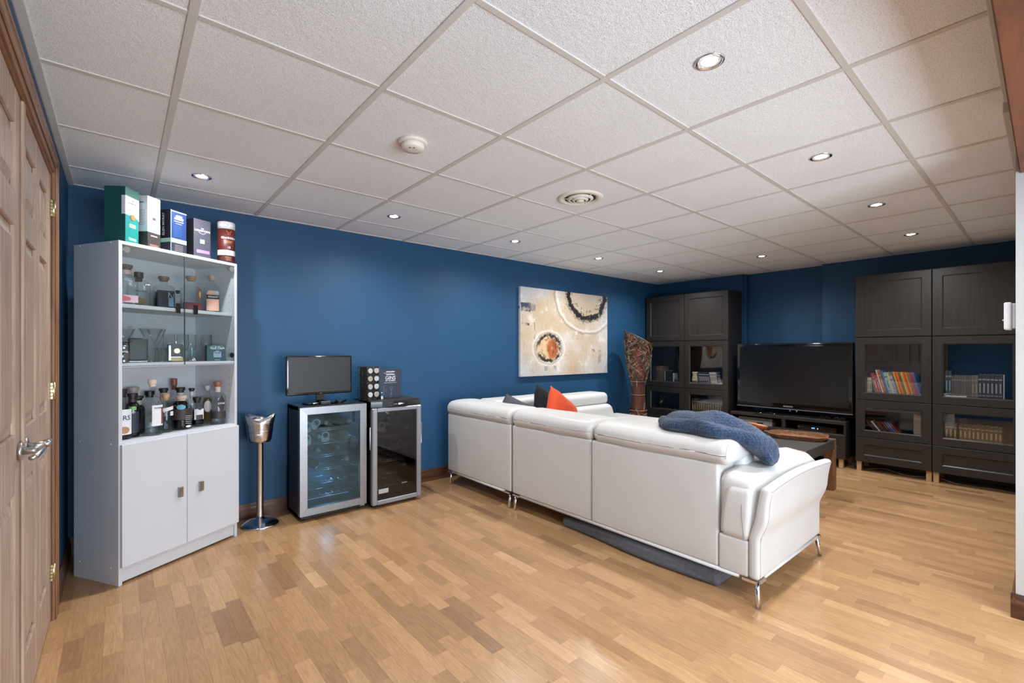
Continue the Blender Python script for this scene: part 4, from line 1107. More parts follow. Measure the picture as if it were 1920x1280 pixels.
# -- coffee pod rack, book, little bottle
PX, PY, PZ = 1.800, -.232, .8525
t = thing('pod_rack', 'black wire carousel for coffee pods on the wine fridge', 'rack', (PX, PY, PZ), .25)
MB().lathe([(.078, 0), (.080, .006), (.07, .012), (.03, .014)], 36).build('base', M_gloss, t)
HW = .060
wr_ = MB()
for x in (-HW, 0, HW):
    for y in (-HW, HW): wr_.tube([(x, y, .012), (x, y, .272)], .0018, 6)
for y in (0,):
    for x in (-HW, HW): wr_.tube([(x, y, .012), (x, y, .272)], .0018, 6)
for z in (.014, .079, .143, .207, .271): wr_.tube([(-HW, -HW, z), (HW, -HW, z), (HW, HW, z), (-HW, HW, z)], .0018, 6, closed=True)
wr_.build('wire_frame', mat('bronze_wire', (70, 62, 56), .3, .8), t)
MB().box(-.05, -.05, .016, .05, .05, .268).build('inner_panel', pm((40, 38, 36), .6), t)
pod_body = MB(); pod_body.cyl((0, 0, 0), .021, .008, 22, 'y'); pod_me = pod_body.mesh('pod_rim', pm((198, 196, 190), .45))
lid_cols = [(206, 216, 222), (196, 190, 182), (184, 178, 168), (200, 212, 220)]
lid_mes = [MB().cyl((0, -.0008, 0), .0195, .0012, 22, 'y').mesh('foil_lid', mat('foil_lid_%d' % i, c, .35, .3, var=.12, scale=60)) for i, c in enumerate(lid_cols)]
rows = ['bottom', 'third', 'second', 'top']
Rz = Matrix.Rotation(.25, 4, 'Z')
for face in (0, 1):
    for ci, cx in enumerate((-.030, .030)):
        for r_ in range(4):
            z = .046 + r_ * .0645
            p = Vector((cx, -HW - .003, z)) if face == 0 else Vector((HW + .003, cx, z))
            p = Rz @ p
            o = thing('coffee_pod', '%s coffee pod in the %s row on the rack\'s %s' % (('first', 'second')[ci], rows[r_], ('front', 'side')[face]), 'coffee pod', (PX + p.x, PY + p.y, PZ + z), .25 + (PI / 2 if face else 0), 'coffee pods in the wire rack')
            link('pod_rim', pod_me, o); link('foil_lid', lid_mes[(r_ + ci * 2 + face) % 4], o)
t = thing('standing_book', 'dark blue hardcover about gins standing on the wine fridge', 'book', (1.985, -.215, PZ + .001), -.06)
m_cov = mat('dark_blue_cover', (34, 42, 60), .35, var=.08, scale=5)
MB().box(-.095, -.016, 0, .105, -.013, .245, .0008).box(-.095, .013, 0, .105, .016, .245, .0008).box(-.098, -.016, 0, -.093, .016, .245, .001).build('cover', m_cov, t)
MB().box(-.092, -.0128, .003, .101, .0128, .241).build('page_block', pm((216, 210, 198), .8), t)
m_wt = pm((224, 226, 230), .5)
lettering('GINS', .042, m_wt, t, (.008, -.0166, .172), bold=.0003); lettering('DU QUÉBEC', .0165, m_wt, t, (.008, -.0166, .149), bold=.0002)
b_ = MB()
for x0_, x1_, z in ((-.03, .045, .222), (-.03, .046, .198), (-.05, .03, .212), (-.05, .06, .130)): b_.box(x0_, -.0168, z, x1_, -.0158, z + (.006 if z in (.222, .198) else .002))
b_.build('small_print', m_wt, t)
b_ = MB()
for x, z, h_ in ((-.05, .03, .06), (.015, .03, .05), (-.03, .05, .03)): b_.box(x - .0012, -.0168, z, x + .0012, -.0158, z + h_)
for x, z, r_ in ((.015, .085, .012), (.018, .036, .006), (-.05, .1, .006), (.01, .022, .012)):
    b_.tube([(x + r_ * math.cos(a), -.0164, z + r_ * math.sin(a)) for a in [k * PI / 6 for k in range(12)]], .0009, 5, closed=True)
b_.build('cover_drawing', pm((120, 128, 170), .5), t)
t = thing('spray_bottle', 'tiny blue bottle with a white label in front of the book', 'bottle', (1.900, -.262, PZ))
MB().lathe([(.008, 0), (.0095, .004), (.0095, .034), (.004, .042), (.004, .05)], 16).build('body', pm((40, 78, 130), .25), t); MB().box(-.011, -.0108, .002, .006, -.0095, .026).build('label', m_wt, t); MB().cyl((0, 0, .05), .005, .008, 10).build('cap', m_wt, t)
# ================================================================== SOFA
M_lea = mat('white_leather', (200, 198, 195), .42, var=.025, scale=5, bump=.10, bscale=340, spec=.45)
M_stitch = mat('leather_seam', (150, 146, 142), .6)
M_chr = M_chrome
from mathutils import noise as MN
def wob(amp, sc):
    """slight irregularity of stuffed leather"""
    def f(x, y, z):
        n = MN.noise(Vector((x * sc, y * sc, z * sc)))
        m_ = MN.noise(Vector((x * sc + 9, y * sc - 4, z * sc + 3)))
        return (x + n * amp, y + m_ * amp * .5, z + n * amp * .7)
    return f
SX0 = 2.600
def leg(t, x, y, dx, dy, ax=True):
    p = MB()
    p.tube([(x, y, .116), (x + dx * .15, y + dy * .15, .06), (x + dx * .3, y + dy * .3, .0)], [.0125, .0125, .011], 14)
    l = p.build('leg', M_chr, t)
    return l
def bracket(l, x, y, sx, sy, L=.085, h=.014):
    MB().box(x, y, .114, x + sx * L, y + sy * .012, .114 + h, .002).box(x, y, .114, x + sx * .012, y + sy * L, .114 + h, .002).build('bracket', M_chr, l)

# ---- long module with the arm
B = thing('sofa_section', 'long white leather sofa section with low headrests and one arm', 'sofa', (0, 0, 0), 0, 'white leather corner sofa')
yA, yM, yE = -1.112, -1.912, -2.757
def back_panel(t, y0, y1, m=8):
    lo, hi = min(y0, y1), max(y0, y1)
    def f(x, y, z):
        if x < SX0 + .05:
            u = (y - lo) / (hi - lo); v = (z - .13) / .53
            bul = .006 * math.sin(PI * u) * math.sin(PI * max(0, min(1, v))) + .0025 * MN.noise(Vector((0, y * 14, z * 3)))
            x -= bul
        return (x, y, z)
    return MB().rbox(SX0, lo + .0015, .132, SX0 + .22, hi - .0015, .668, .014, 3, (3, 14, 10), f).build('back_panel', M_lea, t)
back_panel(B, yA, yM); back_panel(B, yM, yE)
def headrest(t, y0, y1, x0=SX0 - .016, x1=SX0 + .335, z0=.660, z1=.782, crown=.012):
    lo, hi = min(y0, y1), max(y0, y1)
    w = wob(.004, 5)
    def f(x, y, z):
        u = (x - x0) / (x1 - x0)
        if z > (z0 + z1) / 2: z += crown * math.sin(PI * u) - .012 * max(0, .2 - u) / .2
        return w(x, y, z)
    h = MB().rbox(x0, lo + .002, z0, x1, hi - .002, z1, (.05, .045, .05), 5, (6, 12, 3), f).build('headrest', M_lea, t)
    return h
headrest(B, yA, -1.925); hr = headrest(B, -1.925, -2.818)
MB().tube([(SX0 - .012, -2.800, .70), (SX0 - .016, -2.805, .735), (SX0 + .02, -2.80, .775)], .0012, 5).build('seam', M_stitch, hr)
# seats
for y0, y1 in ((yA - .004, -1.93), (-1.934, -2.765)):
    MB().rbox(SX0 + .30, y1, .26, SX0 + .955, y0, .452, .05, 4, 6, wob(.005, 4)).build('seat_cushion', M_lea, B)
    MB().rbox(SX0 + .18, y1 - (.05 if y1 < -2 else 0), .42, SX0 + .34, y0, .72, .05, 4, 5, wob(.004, 4)).build('back_cushion', M_lea, B)
MB().rbox(SX0 + .02, -2.93, .125, SX0 + .93, yA, .30, .03, 3, 6).build('base_frame', M_lea, B)
# pale roll along the lower edge
MB().tube([(SX0 + .012, yA - .09, .124), (SX0 + .012, -2.86, .124)], .012, 10).build('lower_piping', M_lea, B)
MB().tube([(SX0 + .09, -2.945, .124), (3.45, -2.955, .124)], .010, 10).build('lower_piping', M_lea, B)
MB().tube([(SX0 - .0015, yM, .14), (SX0 - .0030, yM, .4), (SX0 - .0015, yM, .655)], .0016, 5).build('seam', M_stitch, B)
# wrap-around pad of the arm: back part, lower part and padded top
def fpad(x, y, z):
    return (x, y, z)
low = MB().rbox(SX0 - .001, -2.905, .130, SX0 + .3, yE - .001, .312, .012, 3, 3).build('arm_back_lower', M_lea, B)
def fup(x, y, z):
    # the pad's outer edges lean in towards the top
    v = (z - .31) / .31
    y2 = y
    if y > -2.82: y2 = y - .055 * max(0, v) ** 2.2
    else: y2 = y - .016 * max(0, v)
    dx = .040 * max(0, v - .45) ** 2 * 2.4
    if x < SX0 + .1: x = x + dx
    return (x, y2, z)
MB().rbox(SX0 - .010, -2.914, .300, SX0 + .20, yE - .004, .584, (.045, .03, .045), 4, (3, 4, 8), fup).build('arm_back_pad', M_lea, B)
def fseam(off):
    pts = []
    for k in range(13):
        z = .325 + .165 * k / 12; v = (z - .31) / .31
        pts.append((SX0 - .0105 + (.040 * max(0, v - .45) ** 2 * 2.4), -2.778 - .055 * max(0, v) ** 2.2 - off, z))
    return pts
MB().tube(fseam(0), .0012, 5).build('seam', M_stitch, B)
MB().tube([(p[0], p[1] - .115 + .03 * k / 12, p[2]) for k, p in enumerate(fseam(0))], .0012, 5).build('seam', M_stitch, B)
def ftop(x, y, z):
    u = (x - SX0) / .95
    z += .035 * math.sin(PI * min(1, max(0, (u - .1) / .95))) ** 1.2 - .05 * max(0, u - .86) / .14
    if z > .5: z -= .018 * max(0, (-2.80 - y)) / .12
    return (x, y - .012 * u, z)
MB().rbox(SX0 + .012, -2.940, .30, SX0 + .955, -2.745, .632, (.055, .05, .06), 5, (10, 4, 4), ftop).build('arm_pad', M_lea, B)
MB().tube([ftop(SX0 + .10 + .80 * k / 14, -2.905, .6265) for k in range(15)], .0012, 5).build('seam', M_stitch, B)
# outer panel, vertical below a crease and flaring above it
def fout(x, y, z):
    v = max(0, (z - .34) / .25)
    y2 = y - .052 * v ** .8 - .012 * math.exp(-((z - .42) / .06) ** 2) * (1 if y < -2.93 else .4)
    u = (x - SX0) / .92
    z2 = z + (.025 * math.sin(PI * min(1, u)) if z > .4 else 0) * v
    # crease climbs towards the front
    x2 = x + (.055 * v if u > .5 else 0) * (u - .5) * 2
    if u < .1: x2 += .018 * v * 1.0
    return (x2, y2, z2)
MB().rbox(SX0 - .004, -2.958, .128, SX0 + .915, -2.905, .588, (.020, .022, .020), 4, (12, 2, 16), fout).build('arm_outer_panel', M_lea, B)
MB().tube([tuple(Vector(fout(SX0 + .0 + .90 * k / 16, -2.958, .572)) + Vector((0, -.0015, 0))) for k in range(17)], .0012, 5).build('seam', M_stitch, B)
MB().tube([tuple(Vector(fout(SX0 + .014, -2.957, .14 + .42 * k / 12)) + Vector((0, -.0012, 0))) for k in range(13)], .0012, 5).build('seam', M_stitch, B)
l = leg(B, SX0 + .014, -2.942, -.05, -.04); bracket(l, SX0 - .006, -2.962, 1, 1)
l = leg(B, 3.485, -2.945, .05, -.05); bracket(l, 3.51, -2.962, -1, 1)
l = leg(B, SX0 + .022, yA - .022, -.04, .0); bracket(l, SX0 - .004, yA - .002, 1, -1)
leg(B, 3.485, yA - .03, .04, .02)

# ---- corner module, along the wall and ending in the chaise
A = thing('sofa_section', 'white leather corner sofa section running along the blue wall to a chaise', 'sofa', (0, 0, 0), 0, 'white leather corner sofa')
yS = -.175
back_panel(A, yS, yA + .016)
headrest(A, yS + .012, yA + .006)
MB().rbox(SX0 + .02, -1.10, .125, 4.30, yS - .02, .30, .03, 3, 6).build('base_frame', M_lea, A)
MB().tube([(SX0 + .012, yS - .07, .124), (SX0 + .012, yA + .10, .124)], .012, 10).build('lower_piping', M_lea, A)
MB().rbox(SX0 + .04, yS - .20, .132, 4.62, yS, .665, .03, 3, 8).build('wall_back_panel', M_lea, A)
for x0, x1 in ((SX0 + .345, 3.74), (3.745, 4.66)):
    c = x1 > 4
    w = wob(.004, 5)
    MB().rbox(x0, yS - .30, .660 if not c else .625, x1, yS + .01, .785 if not c else .765, (.045, .055, .055), 5, (8, 5, 3), w).build('headrest', M_lea, A)
    MB().rbox(x0, yS - .36, .40, x1, yS - .16, .655 if not c else .635, (.05, .06, .05), 4, 6, lambda x, y, z: (x + (.09 * max(0, .62 - z) / .2 if x > 4.3 else 0), y, z)).build('back_cushion', M_lea, A)
MB().rbox(SX0 + .30, -1.105, .26, 3.74, yS - .30, .452, .05, 4, 6, wob(.005, 4)).build('seat_cushion', M_lea, A)
MB().rbox(3.745, -1.20, .14, 5.20, yS + .0, .455, (.07, .07, .06), 5, 8, lambda x, y, z: (x, y, z + .012 * math.sin(PI * max(0, min(1, (x - 3.75) / 1.45))) if z > .3 else z)).build('chaise', M_lea, A)
l = leg(A, SX0 + .022, yS - .028, -.02, .02); bracket(l, SX0 - .004, yS - .003, 1, -1)
l = leg(A, SX0 + .022, yA + .046, -.04, .0); bracket(l, SX0 - .004, yA + .018, 1, 1)
leg(A, 5.12, yS - .08, .03, .03); leg(A, 5.12, -1.12, .03, -.03)

# ---- cushions on the sofa
def pillow(label, loc, rot, s, th, m, seed):
    n = 16; vs = []; fs = []
    def P(i, j, sg):
        u = i / n * 2 - 1; v = j / n * 2 - 1
        e = (max(0, 1 - u ** 4) * max(0, 1 - v ** 4)) ** .55
        pin = 1 - .06 * (1 - u * u) * (v * v) ; pin2 = 1 - .06 * (1 - v * v) * (u * u)
        wr = .006 * MN.noise(Vector((u * 3 + seed, v * 3, sg)))
        return (u * s / 2 * pin2, sg * (th / 2 * e + wr * e), v * s / 2 * pin)
    ix = {}
    def vid(i, j, sg):
        edge = i in (0, n) or j in (0, n)
        k = (i, j, 0 if edge else sg)
        if k not in ix: ix[k] = len(vs); vs.append(P(i, j, sg))
        return ix[k]
    for sg in (-1, 1):
        for i in range(n):
            for j in range(n): fs.append((vid(i, j, sg), vid(i + 1, j, sg), vid(i + 1, j + 1, sg), vid(i, j + 1, sg))[::sg])
    t = thing('throw_cushion', label, 'cushion', loc, 0, 'cushions on the white sofa')
    t.rotation_euler = rot
    c = MB().add(vs, fs, True).build('cover', m, t)
    ed = [P(i, 0, 1) for i in range(n + 1)] + [P(n, j, 1) for j in range(1, n + 1)] + [P(i, n, 1) for i in range(n - 1, -1, -1)] + [P(0, j, 1) for j in range(n - 1, 0, -1)]
    MB().tube(ed, .003, 5, closed=True).build('edge_seam', m, c)
    return t
fab = dict(rough=.85, bump=.25, bscale=420, var=.06, scale=20)
D_ = math.radians
pillow('orange velvet throw cushion on the white sofa', (3.21, -1.075, .690), (D_(-25.9), D_(36), D_(-5)), .385, .14, mat('orange_velvet', (206, 66, 16), sheen=.1, **fab), 1)
pillow('black navy velvet throw cushion behind the orange one', (3.41, -.687, .690), (D_(-8.8), D_(17.8), D_(11.5)), .39, .15, mat('navy_velvet', (13, 14, 22), sheen=0, **fab), 5)
pillow('charcoal grey throw cushion leaning in the sofa corner', (3.02, -.645, .635), (D_(-34), D_(21), D_(-64)), .37, .12, mat('charcoal_fabric', (64, 64, 72), **fab), 9)

# ---- blue throw over the end of the headrest
def knit_mat():
    m, nt, b = new_mat('blue_waffle_fleece')
    tc = N(nt, 'ShaderNodeTexCoord')
    vo = N(nt, 'ShaderNodeTexVoronoi'); vo.inputs['Scale'].default_value = 75; vo.inputs['Randomness'].default_value = .45
    no = N(nt, 'ShaderNodeTexNoise'); no.inputs['Scale'].default_value = 500; no.inputs['Detail'].default_value = 3
    nt.links.new(tc.outputs['Object'], vo.inputs['Vector']); nt.links.new(tc.outputs['Object'], no.inputs['Vector'])
    rp = N(nt, 'ShaderNodeValToRGB')
    rp.color_ramp.elements[0].position = .1; rp.color_ramp.elements[0].color = lin((54, 80, 114)) + (1,)
    rp.color_ramp.elements[1].position = .75; rp.color_ramp.elements[1].color = lin((28, 43, 68)) + (1,)
    nt.links.new(vo.outputs[0], rp.inputs[0]); nt.links.new(rp.outputs[0], b.inputs['Base Color'])
    b.inputs['Roughness'].default_value = .95; b.inputs['Sheen Weight'].default_value = .35; b.inputs['Specular IOR Level'].default_value = .1
    ad = N(nt, 'ShaderNodeMath', operation='MULTIPLY_ADD'); ad.inputs[1].default_value = -1.0
    nt.links.new(vo.outputs[0], ad.inputs[0]); nt.links.new(no.outputs[0], ad.inputs[2])
    bp = N(nt, 'ShaderNodeBump'); bp.inputs['Strength'].default_value = .8; bp.inputs['Distance'].default_value = .006
    nt.links.new(ad.outputs[0], bp.inputs['Height']); nt.links.new(bp.outputs[0], b.inputs['Normal'])
    return m
# spine of the bunched throw, with half-widths across (wx) and heights (hz)
sp = [(2.80, -2.33, .80, .06, .035), (2.79, -2.41, .812, .125, .06), (2.78, -2.50, .822, .150, .075), (2.78, -2.59, .822, .152, .080), (2.79, -2.67, .816, .150, .076), (2.81, -2.74, .802, .146, .072), (2.84, -2.795, .774, .135, .076), (2.87, -2.840, .740, .120, .076), (2.89, -2.872, .702, .105, .066), (2.90, -2.895, .668, .085, .048), (2.905, -2.908, .648, .05, .025)]
vs = []; fs = []; na = 120; NS = 12
segs = []
for i in range(len(sp) - 1):
    for q in range(NS): segs.append([sp[i][k] + (sp[i + 1][k] - sp[i][k]) * q / NS for k in range(5)])
segs.append(list(sp[-1]))
for i, s_ in enumerate(segs):
    a_ = segs[max(0, i - 4)]; b_ = segs[min(len(segs) - 1, i + 4)]
    tv = (Vector(b_[:3]) - Vector(a_[:3])).normalized()
    side = tv.cross(Vector((0, 0, 1))).normalized(); upv = side.cross(tv).normalized()
    u = i / (len(segs) - 1)
    for k in range(na):
        an = 2 * PI * k / na
        ca, sa = math.cos(an), math.sin(an)
        # long gathered folds that wander along the throw
        ph = 1.1 * math.sin(u * 5.0) + .8 * MN.noise(Vector((u * 4, 2, 5)))
        ridge = abs(math.sin(2.5 * an + ph)) ** .7
        fold = .72 + .42 * ridge + .35 * MN.noise(Vector((ca * 1.3, sa * 1.3, u * 5.5)))
        if sa < -.2: fold = .85
        # waffle knit
        w_ = .0022 * math.sin(an * 30 + (i % 2) * PI) * math.sin(i * 1.45)
        p = Vector(s_[:3]) + side * (ca * s_[3] * (1 + .22 * MN.noise(Vector((ca * 1.5, u * 7, 3))))) + upv * (sa * s_[4] * fold * (1 if sa > 0 else .75))
        p += (side * ca + upv * sa) * w_
        vs.append(tuple(p))
for i in range(len(segs) - 1):
    for k in range(na):
        k2 = (k + 1) % na
        fs.append((i * na + k, i * na + k2, (i + 1) * na + k2, (i + 1) * na + k))
fs.append(tuple(range(na))[::-1]); fs.append(tuple((len(segs) - 1) * na + k for k in range(na)))
M_knit = knit_mat()
thr = thing('throw_blanket', 'bunched navy blue fleece throw draped over the sofa headrest', 'blanket', (2.83, -2.6, .782))
o = MB(Matrix.Translation((-2.83, 2.6, -.782))).add(vs, fs, True).build('blanket_body', M_knit, thr)
# folded tail lying on the headrest and the loose corner beyond the arm
mb = MB(Matrix.Translation((-2.83, 2.6, -.782)))
mb.tube([(2.90, -2.235, .800), (2.88, -2.27, .806), (2.83, -2.36, .812), (2.79, -2.47, .815), (2.77, -2.60, .815)], [.014, .034, .042, .046, .03], 16)
mb.build('folded_tail', M_knit, thr)
mb = MB(Matrix.Translation((-2.83, 2.6, -.782)))
mb.tube([(2.93, -2.62, .83), (2.97, -2.72, .80), (3.0, -2.80, .755), (3.0, -2.865, .71)], [.02, .035, .032, .012], 14)
mb.build('loose_fold', M_knit, thr)

# ---- flat grey cushion pushed under the sofa
def fmat_(x, y, z):
    return (x + .02 * math.sin((y + 2) * 5), y, z * (1 - .35 * max(0, min(1, (y + 2.15) / .55))))
tag(MB().rbox(2.63, -2.74, 0.0, 3.15, -1.60, .098, .03, 4, 8, fmat_).build('floor_cushion', mat('grey_weave', (92, 94, 100), .9, var=.15, scale=60, bump=.4, bscale=260)), 'flat grey woven floor cushion pushed under the white sofa', 'cushion')
# ================================================================== FAR SIDE: BOOKCASES, TELEVISION, TABLE, PAINTING, LAMP
M_bb = wood('black_brown_veneer', (30, 26, 23), (44, 39, 35), .42, 6, (10, 10, .5), bump=.08)
M_bbh = wood('black_brown_veneer_across', (30, 26, 23), (44, 39, 35), .42, 6, (.5, 10, 10), bump=.08)
M_lwood = wood('pale_beech_leg', (186, 152, 108), (212, 180, 134), .5, 8, (6, 6, .8))
M_bglass = pane_mat('bookcase_glass', (.90, .90, .90), refl=.9)
FX = 6.13
def framed(t, name, w, x0, z0, z1, inner_m, glass):
    """frame-and-panel front, .02 thick, in the local plane y = -.02 .. 0"""
    F_ = .070; e = .0015
    x1 = x0 + w
    o = [(x0 + e, z0 + e), (x1 - e, z0 + e), (x1 - e, z1 - e), (x0 + e, z1 - e)]; n_ = [(x0 + F_, z0 + F_), (x1 - F_, z0 + F_), (x1 - F_, z1 - F_), (x0 + F_, z1 - F_)]
    vs = [(x, -.018, z) for x, z in o] + [(x + (.002 if x < (x0 + x1) / 2 else -.002), -.0201, z + (.002 if z < (z0 + z1) / 2 else -.002)) for x, z in o] + [(x, -.0201, z) for x, z in n_] + [(x, 0, z) for x, z in n_] + [(x, 0, z) for x, z in o]
    fs = []
    for k in range(4):
        for q in range(5): fs.append((q * 4 + k, q * 4 + (k + 1) % 4, ((q + 1) % 5) * 4 + (k + 1) % 4, ((q + 1) % 5) * 4 + k))
    d = MB().add(vs, fs).build(name, M_bb, t)
    g = F_ - .001; b_ = .010
    # sloping inner moulding
    a0, a1, c0, c1 = x0 + g, x1 - g, z0 + g, z1 - g
    vs = [(a0, -.0195, c0), (a1, -.0195, c0), (a1, -.0195, c1), (a0, -.0195, c1), (a0 + b_, -.009, c0 + b_), (a1 - b_, -.009, c0 + b_), (a1 - b_, -.009, c1 - b_), (a0 + b_, -.009, c1 - b_)]
    q = MB(); q.add(vs, [(0, 1, 5, 4), (1, 2, 6, 5), (2, 3, 7, 6), (3, 0, 4, 7)])
    q.add([(x, y + .008, z) for x, y, z in vs], [(4, 5, 1, 0), (5, 6, 2, 1), (6, 7, 3, 2), (7, 4, 0, 3)])
    q.build('bead', mat_bead, d)
    MB().box(a0 + .004, -.009, c0 + .004, a1 - .004, -.005 if glass else -.002, c1 - .004).build('pane' if glass else 'panel', M_bglass if glass else inner_m, d)
    return d
mat_bead = mat('black_brown_bead', (52, 47, 43), .30, var=.05)
UZ = [(.102, .356), (.359, .747), (.750, 1.394), (1.398, 2.036)]
def unit(label, y0):
    t = thing('bookcase', label, 'bookcase', (FX + .02, y0, 0), -PI / 2, 'black-brown bookcase units')
    W_, D_ = .598, .372
    MB().box(0, 0, .10, .018, D_, 2.04, .001).build('side_panel', M_bb, t); MB().box(W_ - .018, 0, .10, W_, D_, 2.04, .001).build('side_panel', M_bb, t)
    MB().box(.018, 0, 2.022, W_ - .018, D_, 2.04, .001).build('top_panel', M_bbh, t); MB().box(.018, 0, .10, W_ - .018, D_, .118, .001).build('bottom_panel', M_bbh, t)
    MB().box(.018, D_ - .008, .118, W_ - .018, D_, 2.022).build('back_panel', M_bb, t)
    for z in (.385, .785, 1.39): MB().box(.018, .012, z, W_ - .018, D_ - .008, z + .018, .001).build('shelf', M_bbh, t)
    framed(t, 'drawer_front', W_, 0, *UZ[0], M_bbh, False)
    framed(t, 'glass_front', W_, 0, *UZ[1], None, True)
    framed(t, 'glass_front', W_, 0, *UZ[2], None, True)
    framed(t, 'door', W_, 0, *UZ[3], M_bb, False)
    for x in (.004, W_ - .044):
        for y in (.012, D_ - .06): MB().box(x, y, 0, x + .04, y + .04, .10, .002).build('leg', M_lwood, t)
    return t
YL1, YL2, YR1, YR2 = -.018, -.619, -2.545, -3.146
unit('tall dark bookcase in the corner beside the woven lamp', YL1)
unit('tall dark bookcase between the corner bookcase and the television', YL2)
unit('tall dark bookcase holding brightly coloured books', YR1)
unit('tall dark bookcase next to the white wall, full of matching volumes', YR2)

# ---- books
book_mesh = {}
def book(label, y0, lx, z, th, h, dp, rgb, tilt=0.0, group=None, band=None, ly=.03, title=False):
    """spine towards the room; lx along the unit, lean to the left by tilt degrees"""
    t = thing('book', label, 'book', (FX + .02 + ly, y0 - lx, z), 0, group)
    t.rotation_euler = (0, math.radians(tilt) * 1.0, -PI / 2)
    t.rotation_euler = Matrix.Rotation(-PI / 2, 3, 'Z').to_4x4().to_3x3().to_euler() if tilt == 0 else (Matrix.Rotation(-PI / 2, 3, 'Z') @ Matrix.Rotation(-math.radians(tilt), 3, 'Y')).to_euler()
    c = .0016
    MB().box(0, 0, 0, c, dp, h).box(th - c, 0, 0, th, dp, h).box(0, -.0004, 0, th, c, h, .0006).build('cover', pm(rgb, .5), t)
    MB().box(c, c, .002, th - c, dp - .003, h - .003).build('page_block', pm((206, 200, 186), .85), t)
    if band:
        for zz, hh in ((.78, .05), (.18, .03)): MB().box(th * .06, -.0010, h * zz, th * .94, .0002, h * (zz + hh)).build('spine_band', pm(band, .35, .3), t)
    if title:
        MB().box(th * .32, -.0009, h * .30, th * .68, .0002, h * .66).build('spine_title', pm(band or (220, 214, 200), .45), t)
    return t
ORD = 'first second third fourth fifth sixth seventh eighth ninth tenth eleventh twelfth thirteenth fourteenth fifteenth sixteenth seventeenth eighteenth'.split()
ZU, ZLO = .8035, .4035
k2l = lambda zx: .06 + (zx - 205) / 1427 * .468
rows_ = [('dark blue book with a picture spine', 220, 78, .235, (44, 54, 72), 0, None), ('cream paperback', 300, 50, .175, (206, 196, 172), 0, (120, 100, 80)), ('cream paperback', 352, 58, .175, (206, 198, 180), 0, (60, 56, 50)),
         ('thin grey-green book', 526, 20, .150, (128, 134, 116), 14, None), ('dark pink book with lettering', 552, 74, .226, (160, 70, 70), 14, (210, 150, 140)), ('raspberry book', 633, 52, .207, (166, 64, 78), 14, (214, 160, 160)),
         ('thin white book', 696, 32, .262, (214, 206, 198), 14, None), ('rust orange book', 735, 68, .252, (168, 84, 52), 14, (210, 150, 110)), ('bright blue book', 812, 48, .248, (34, 112, 158), 14, None),
         ('pale turquoise comic book', 864, 86, .236, (150, 186, 186), 14, (70, 110, 120)), ('pale yellow book', 954, 32, .236, (206, 202, 140), 14, None), ('pale lilac book', 990, 74, .202, (176, 170, 188), 14, (120, 116, 140)), ('slim slate book', 1068, 36, .252, (84, 100, 112), 14, None)]
for i, (nm, zx, w, h, c, tl, bd) in enumerate(rows_):
    book('%s, %s along the coloured row behind glass' % (nm, ORD[i]), YR1, k2l(zx), ZU, w * .000325, h, .15, c, tl, 'books in the coloured row', bd, title=bool(bd))
ser = [(224, 176, 34), (196, 62, 34), (222, 132, 48), (186, 48, 40), (38, 120, 66), (226, 182, 44), (224, 120, 40), (194, 54, 38), (226, 138, 40), (92, 132, 52), (204, 66, 42), (60, 96, 150), (188, 40, 52), (36, 112, 172)]
for i, c in enumerate(ser):
    nm = {0: 'yellow', 1: 'red', 2: 'orange', 3: 'red', 4: 'green', 5: 'yellow', 6: 'orange', 7: 'red', 8: 'orange', 9: 'green', 10: 'red', 11: 'blue', 12: 'crimson', 13: 'blue'}[i]
    book('thin %s comic album, %s of the leaning striped series' % (nm, ORD[i]), YR1, k2l(1110 + i * 35.5), ZU, 34 * .000328, .245, .18, c, 14, 'leaning striped series of thin albums')
# leaning cases and a black case in the lower glass drawer
lean = [(90, 44, 40), (64, 50, 46), (206, 202, 196), (58, 48, 46), (104, 52, 46), (44, 40, 40), (120, 54, 50), (70, 92, 130), (84, 110, 150), (126, 60, 54)]
for i, c in enumerate(lean):
    book('thin disc case, %s of the fanned row in the low glass drawer' % ORD[i], YR1, .165 + i * .0215, ZLO, .011, .150, .13, c, 36, 'fanned disc cases in the low glass drawer')
book('wide pale upright album at the end of the low glass drawer', YR1, .455, ZLO, .07, .228, .2, (150, 138, 122), 0, 'books in the low glass drawer', (190, 170, 140), ly=.06)
tag(MB().rbox(-.17, -.1, 0, .17, .1, .03, .008, 2, 2).build('black_case', M_gloss, None, (FX + .17, YR1 - .30, .655), (0, 0, -PI / 2)), 'flat black case lying above the fanned disc cases', 'case')
MB().box(.02, .02, .640, .578, .30, .653).build('shelf', M_bbh, bpy.data.objects['bookcase.002'])
# matching volumes beside the white wall
x = .085
i = 0
for c, n, th, h, bd in (((58, 70, 70), 2, .022, .262, (150, 170, 170)), ((104, 92, 84), 8, .0165, .222, (150, 140, 126)), ((126, 108, 98), 2, .022, .225, (164, 146, 130)), ((62, 60, 58), 6, .0255, .238, (170, 168, 160))):
    for q in range(n):
        book('%s volume of the upper matching row beside the white wall' % ORD[i], YR2, x, ZU, th - .0008, h + .002 * (q % 2), .15, tuple(int(t_ * (.94 + .06 * (q % 3))) for t_ in c), 0, 'upper matching volumes', bd, title=(th > .02))
        x += th; i += 1
book('thin white upright booklet closing the upper matching row', YR2, x + .004, ZU, .007, .238, .15, (206, 206, 198), 0, 'upper matching volumes')
gold = (176, 156, 92)
x = .083
for i in range(13):
    th = .026 + .006 * (i % 3 == 1)
    if i in (3,): x += .012
    book('%s gold-lettered volume of the low row beside the white wall' % ORD[i], YR2, x, ZLO, th - .001, .166 + .004 * (i % 2), .13, (74 + 6 * (i % 2), 66 + 4 * (i % 3), 44), 0, 'gold-lettered volumes in the low row', gold, title=True)
    x += th
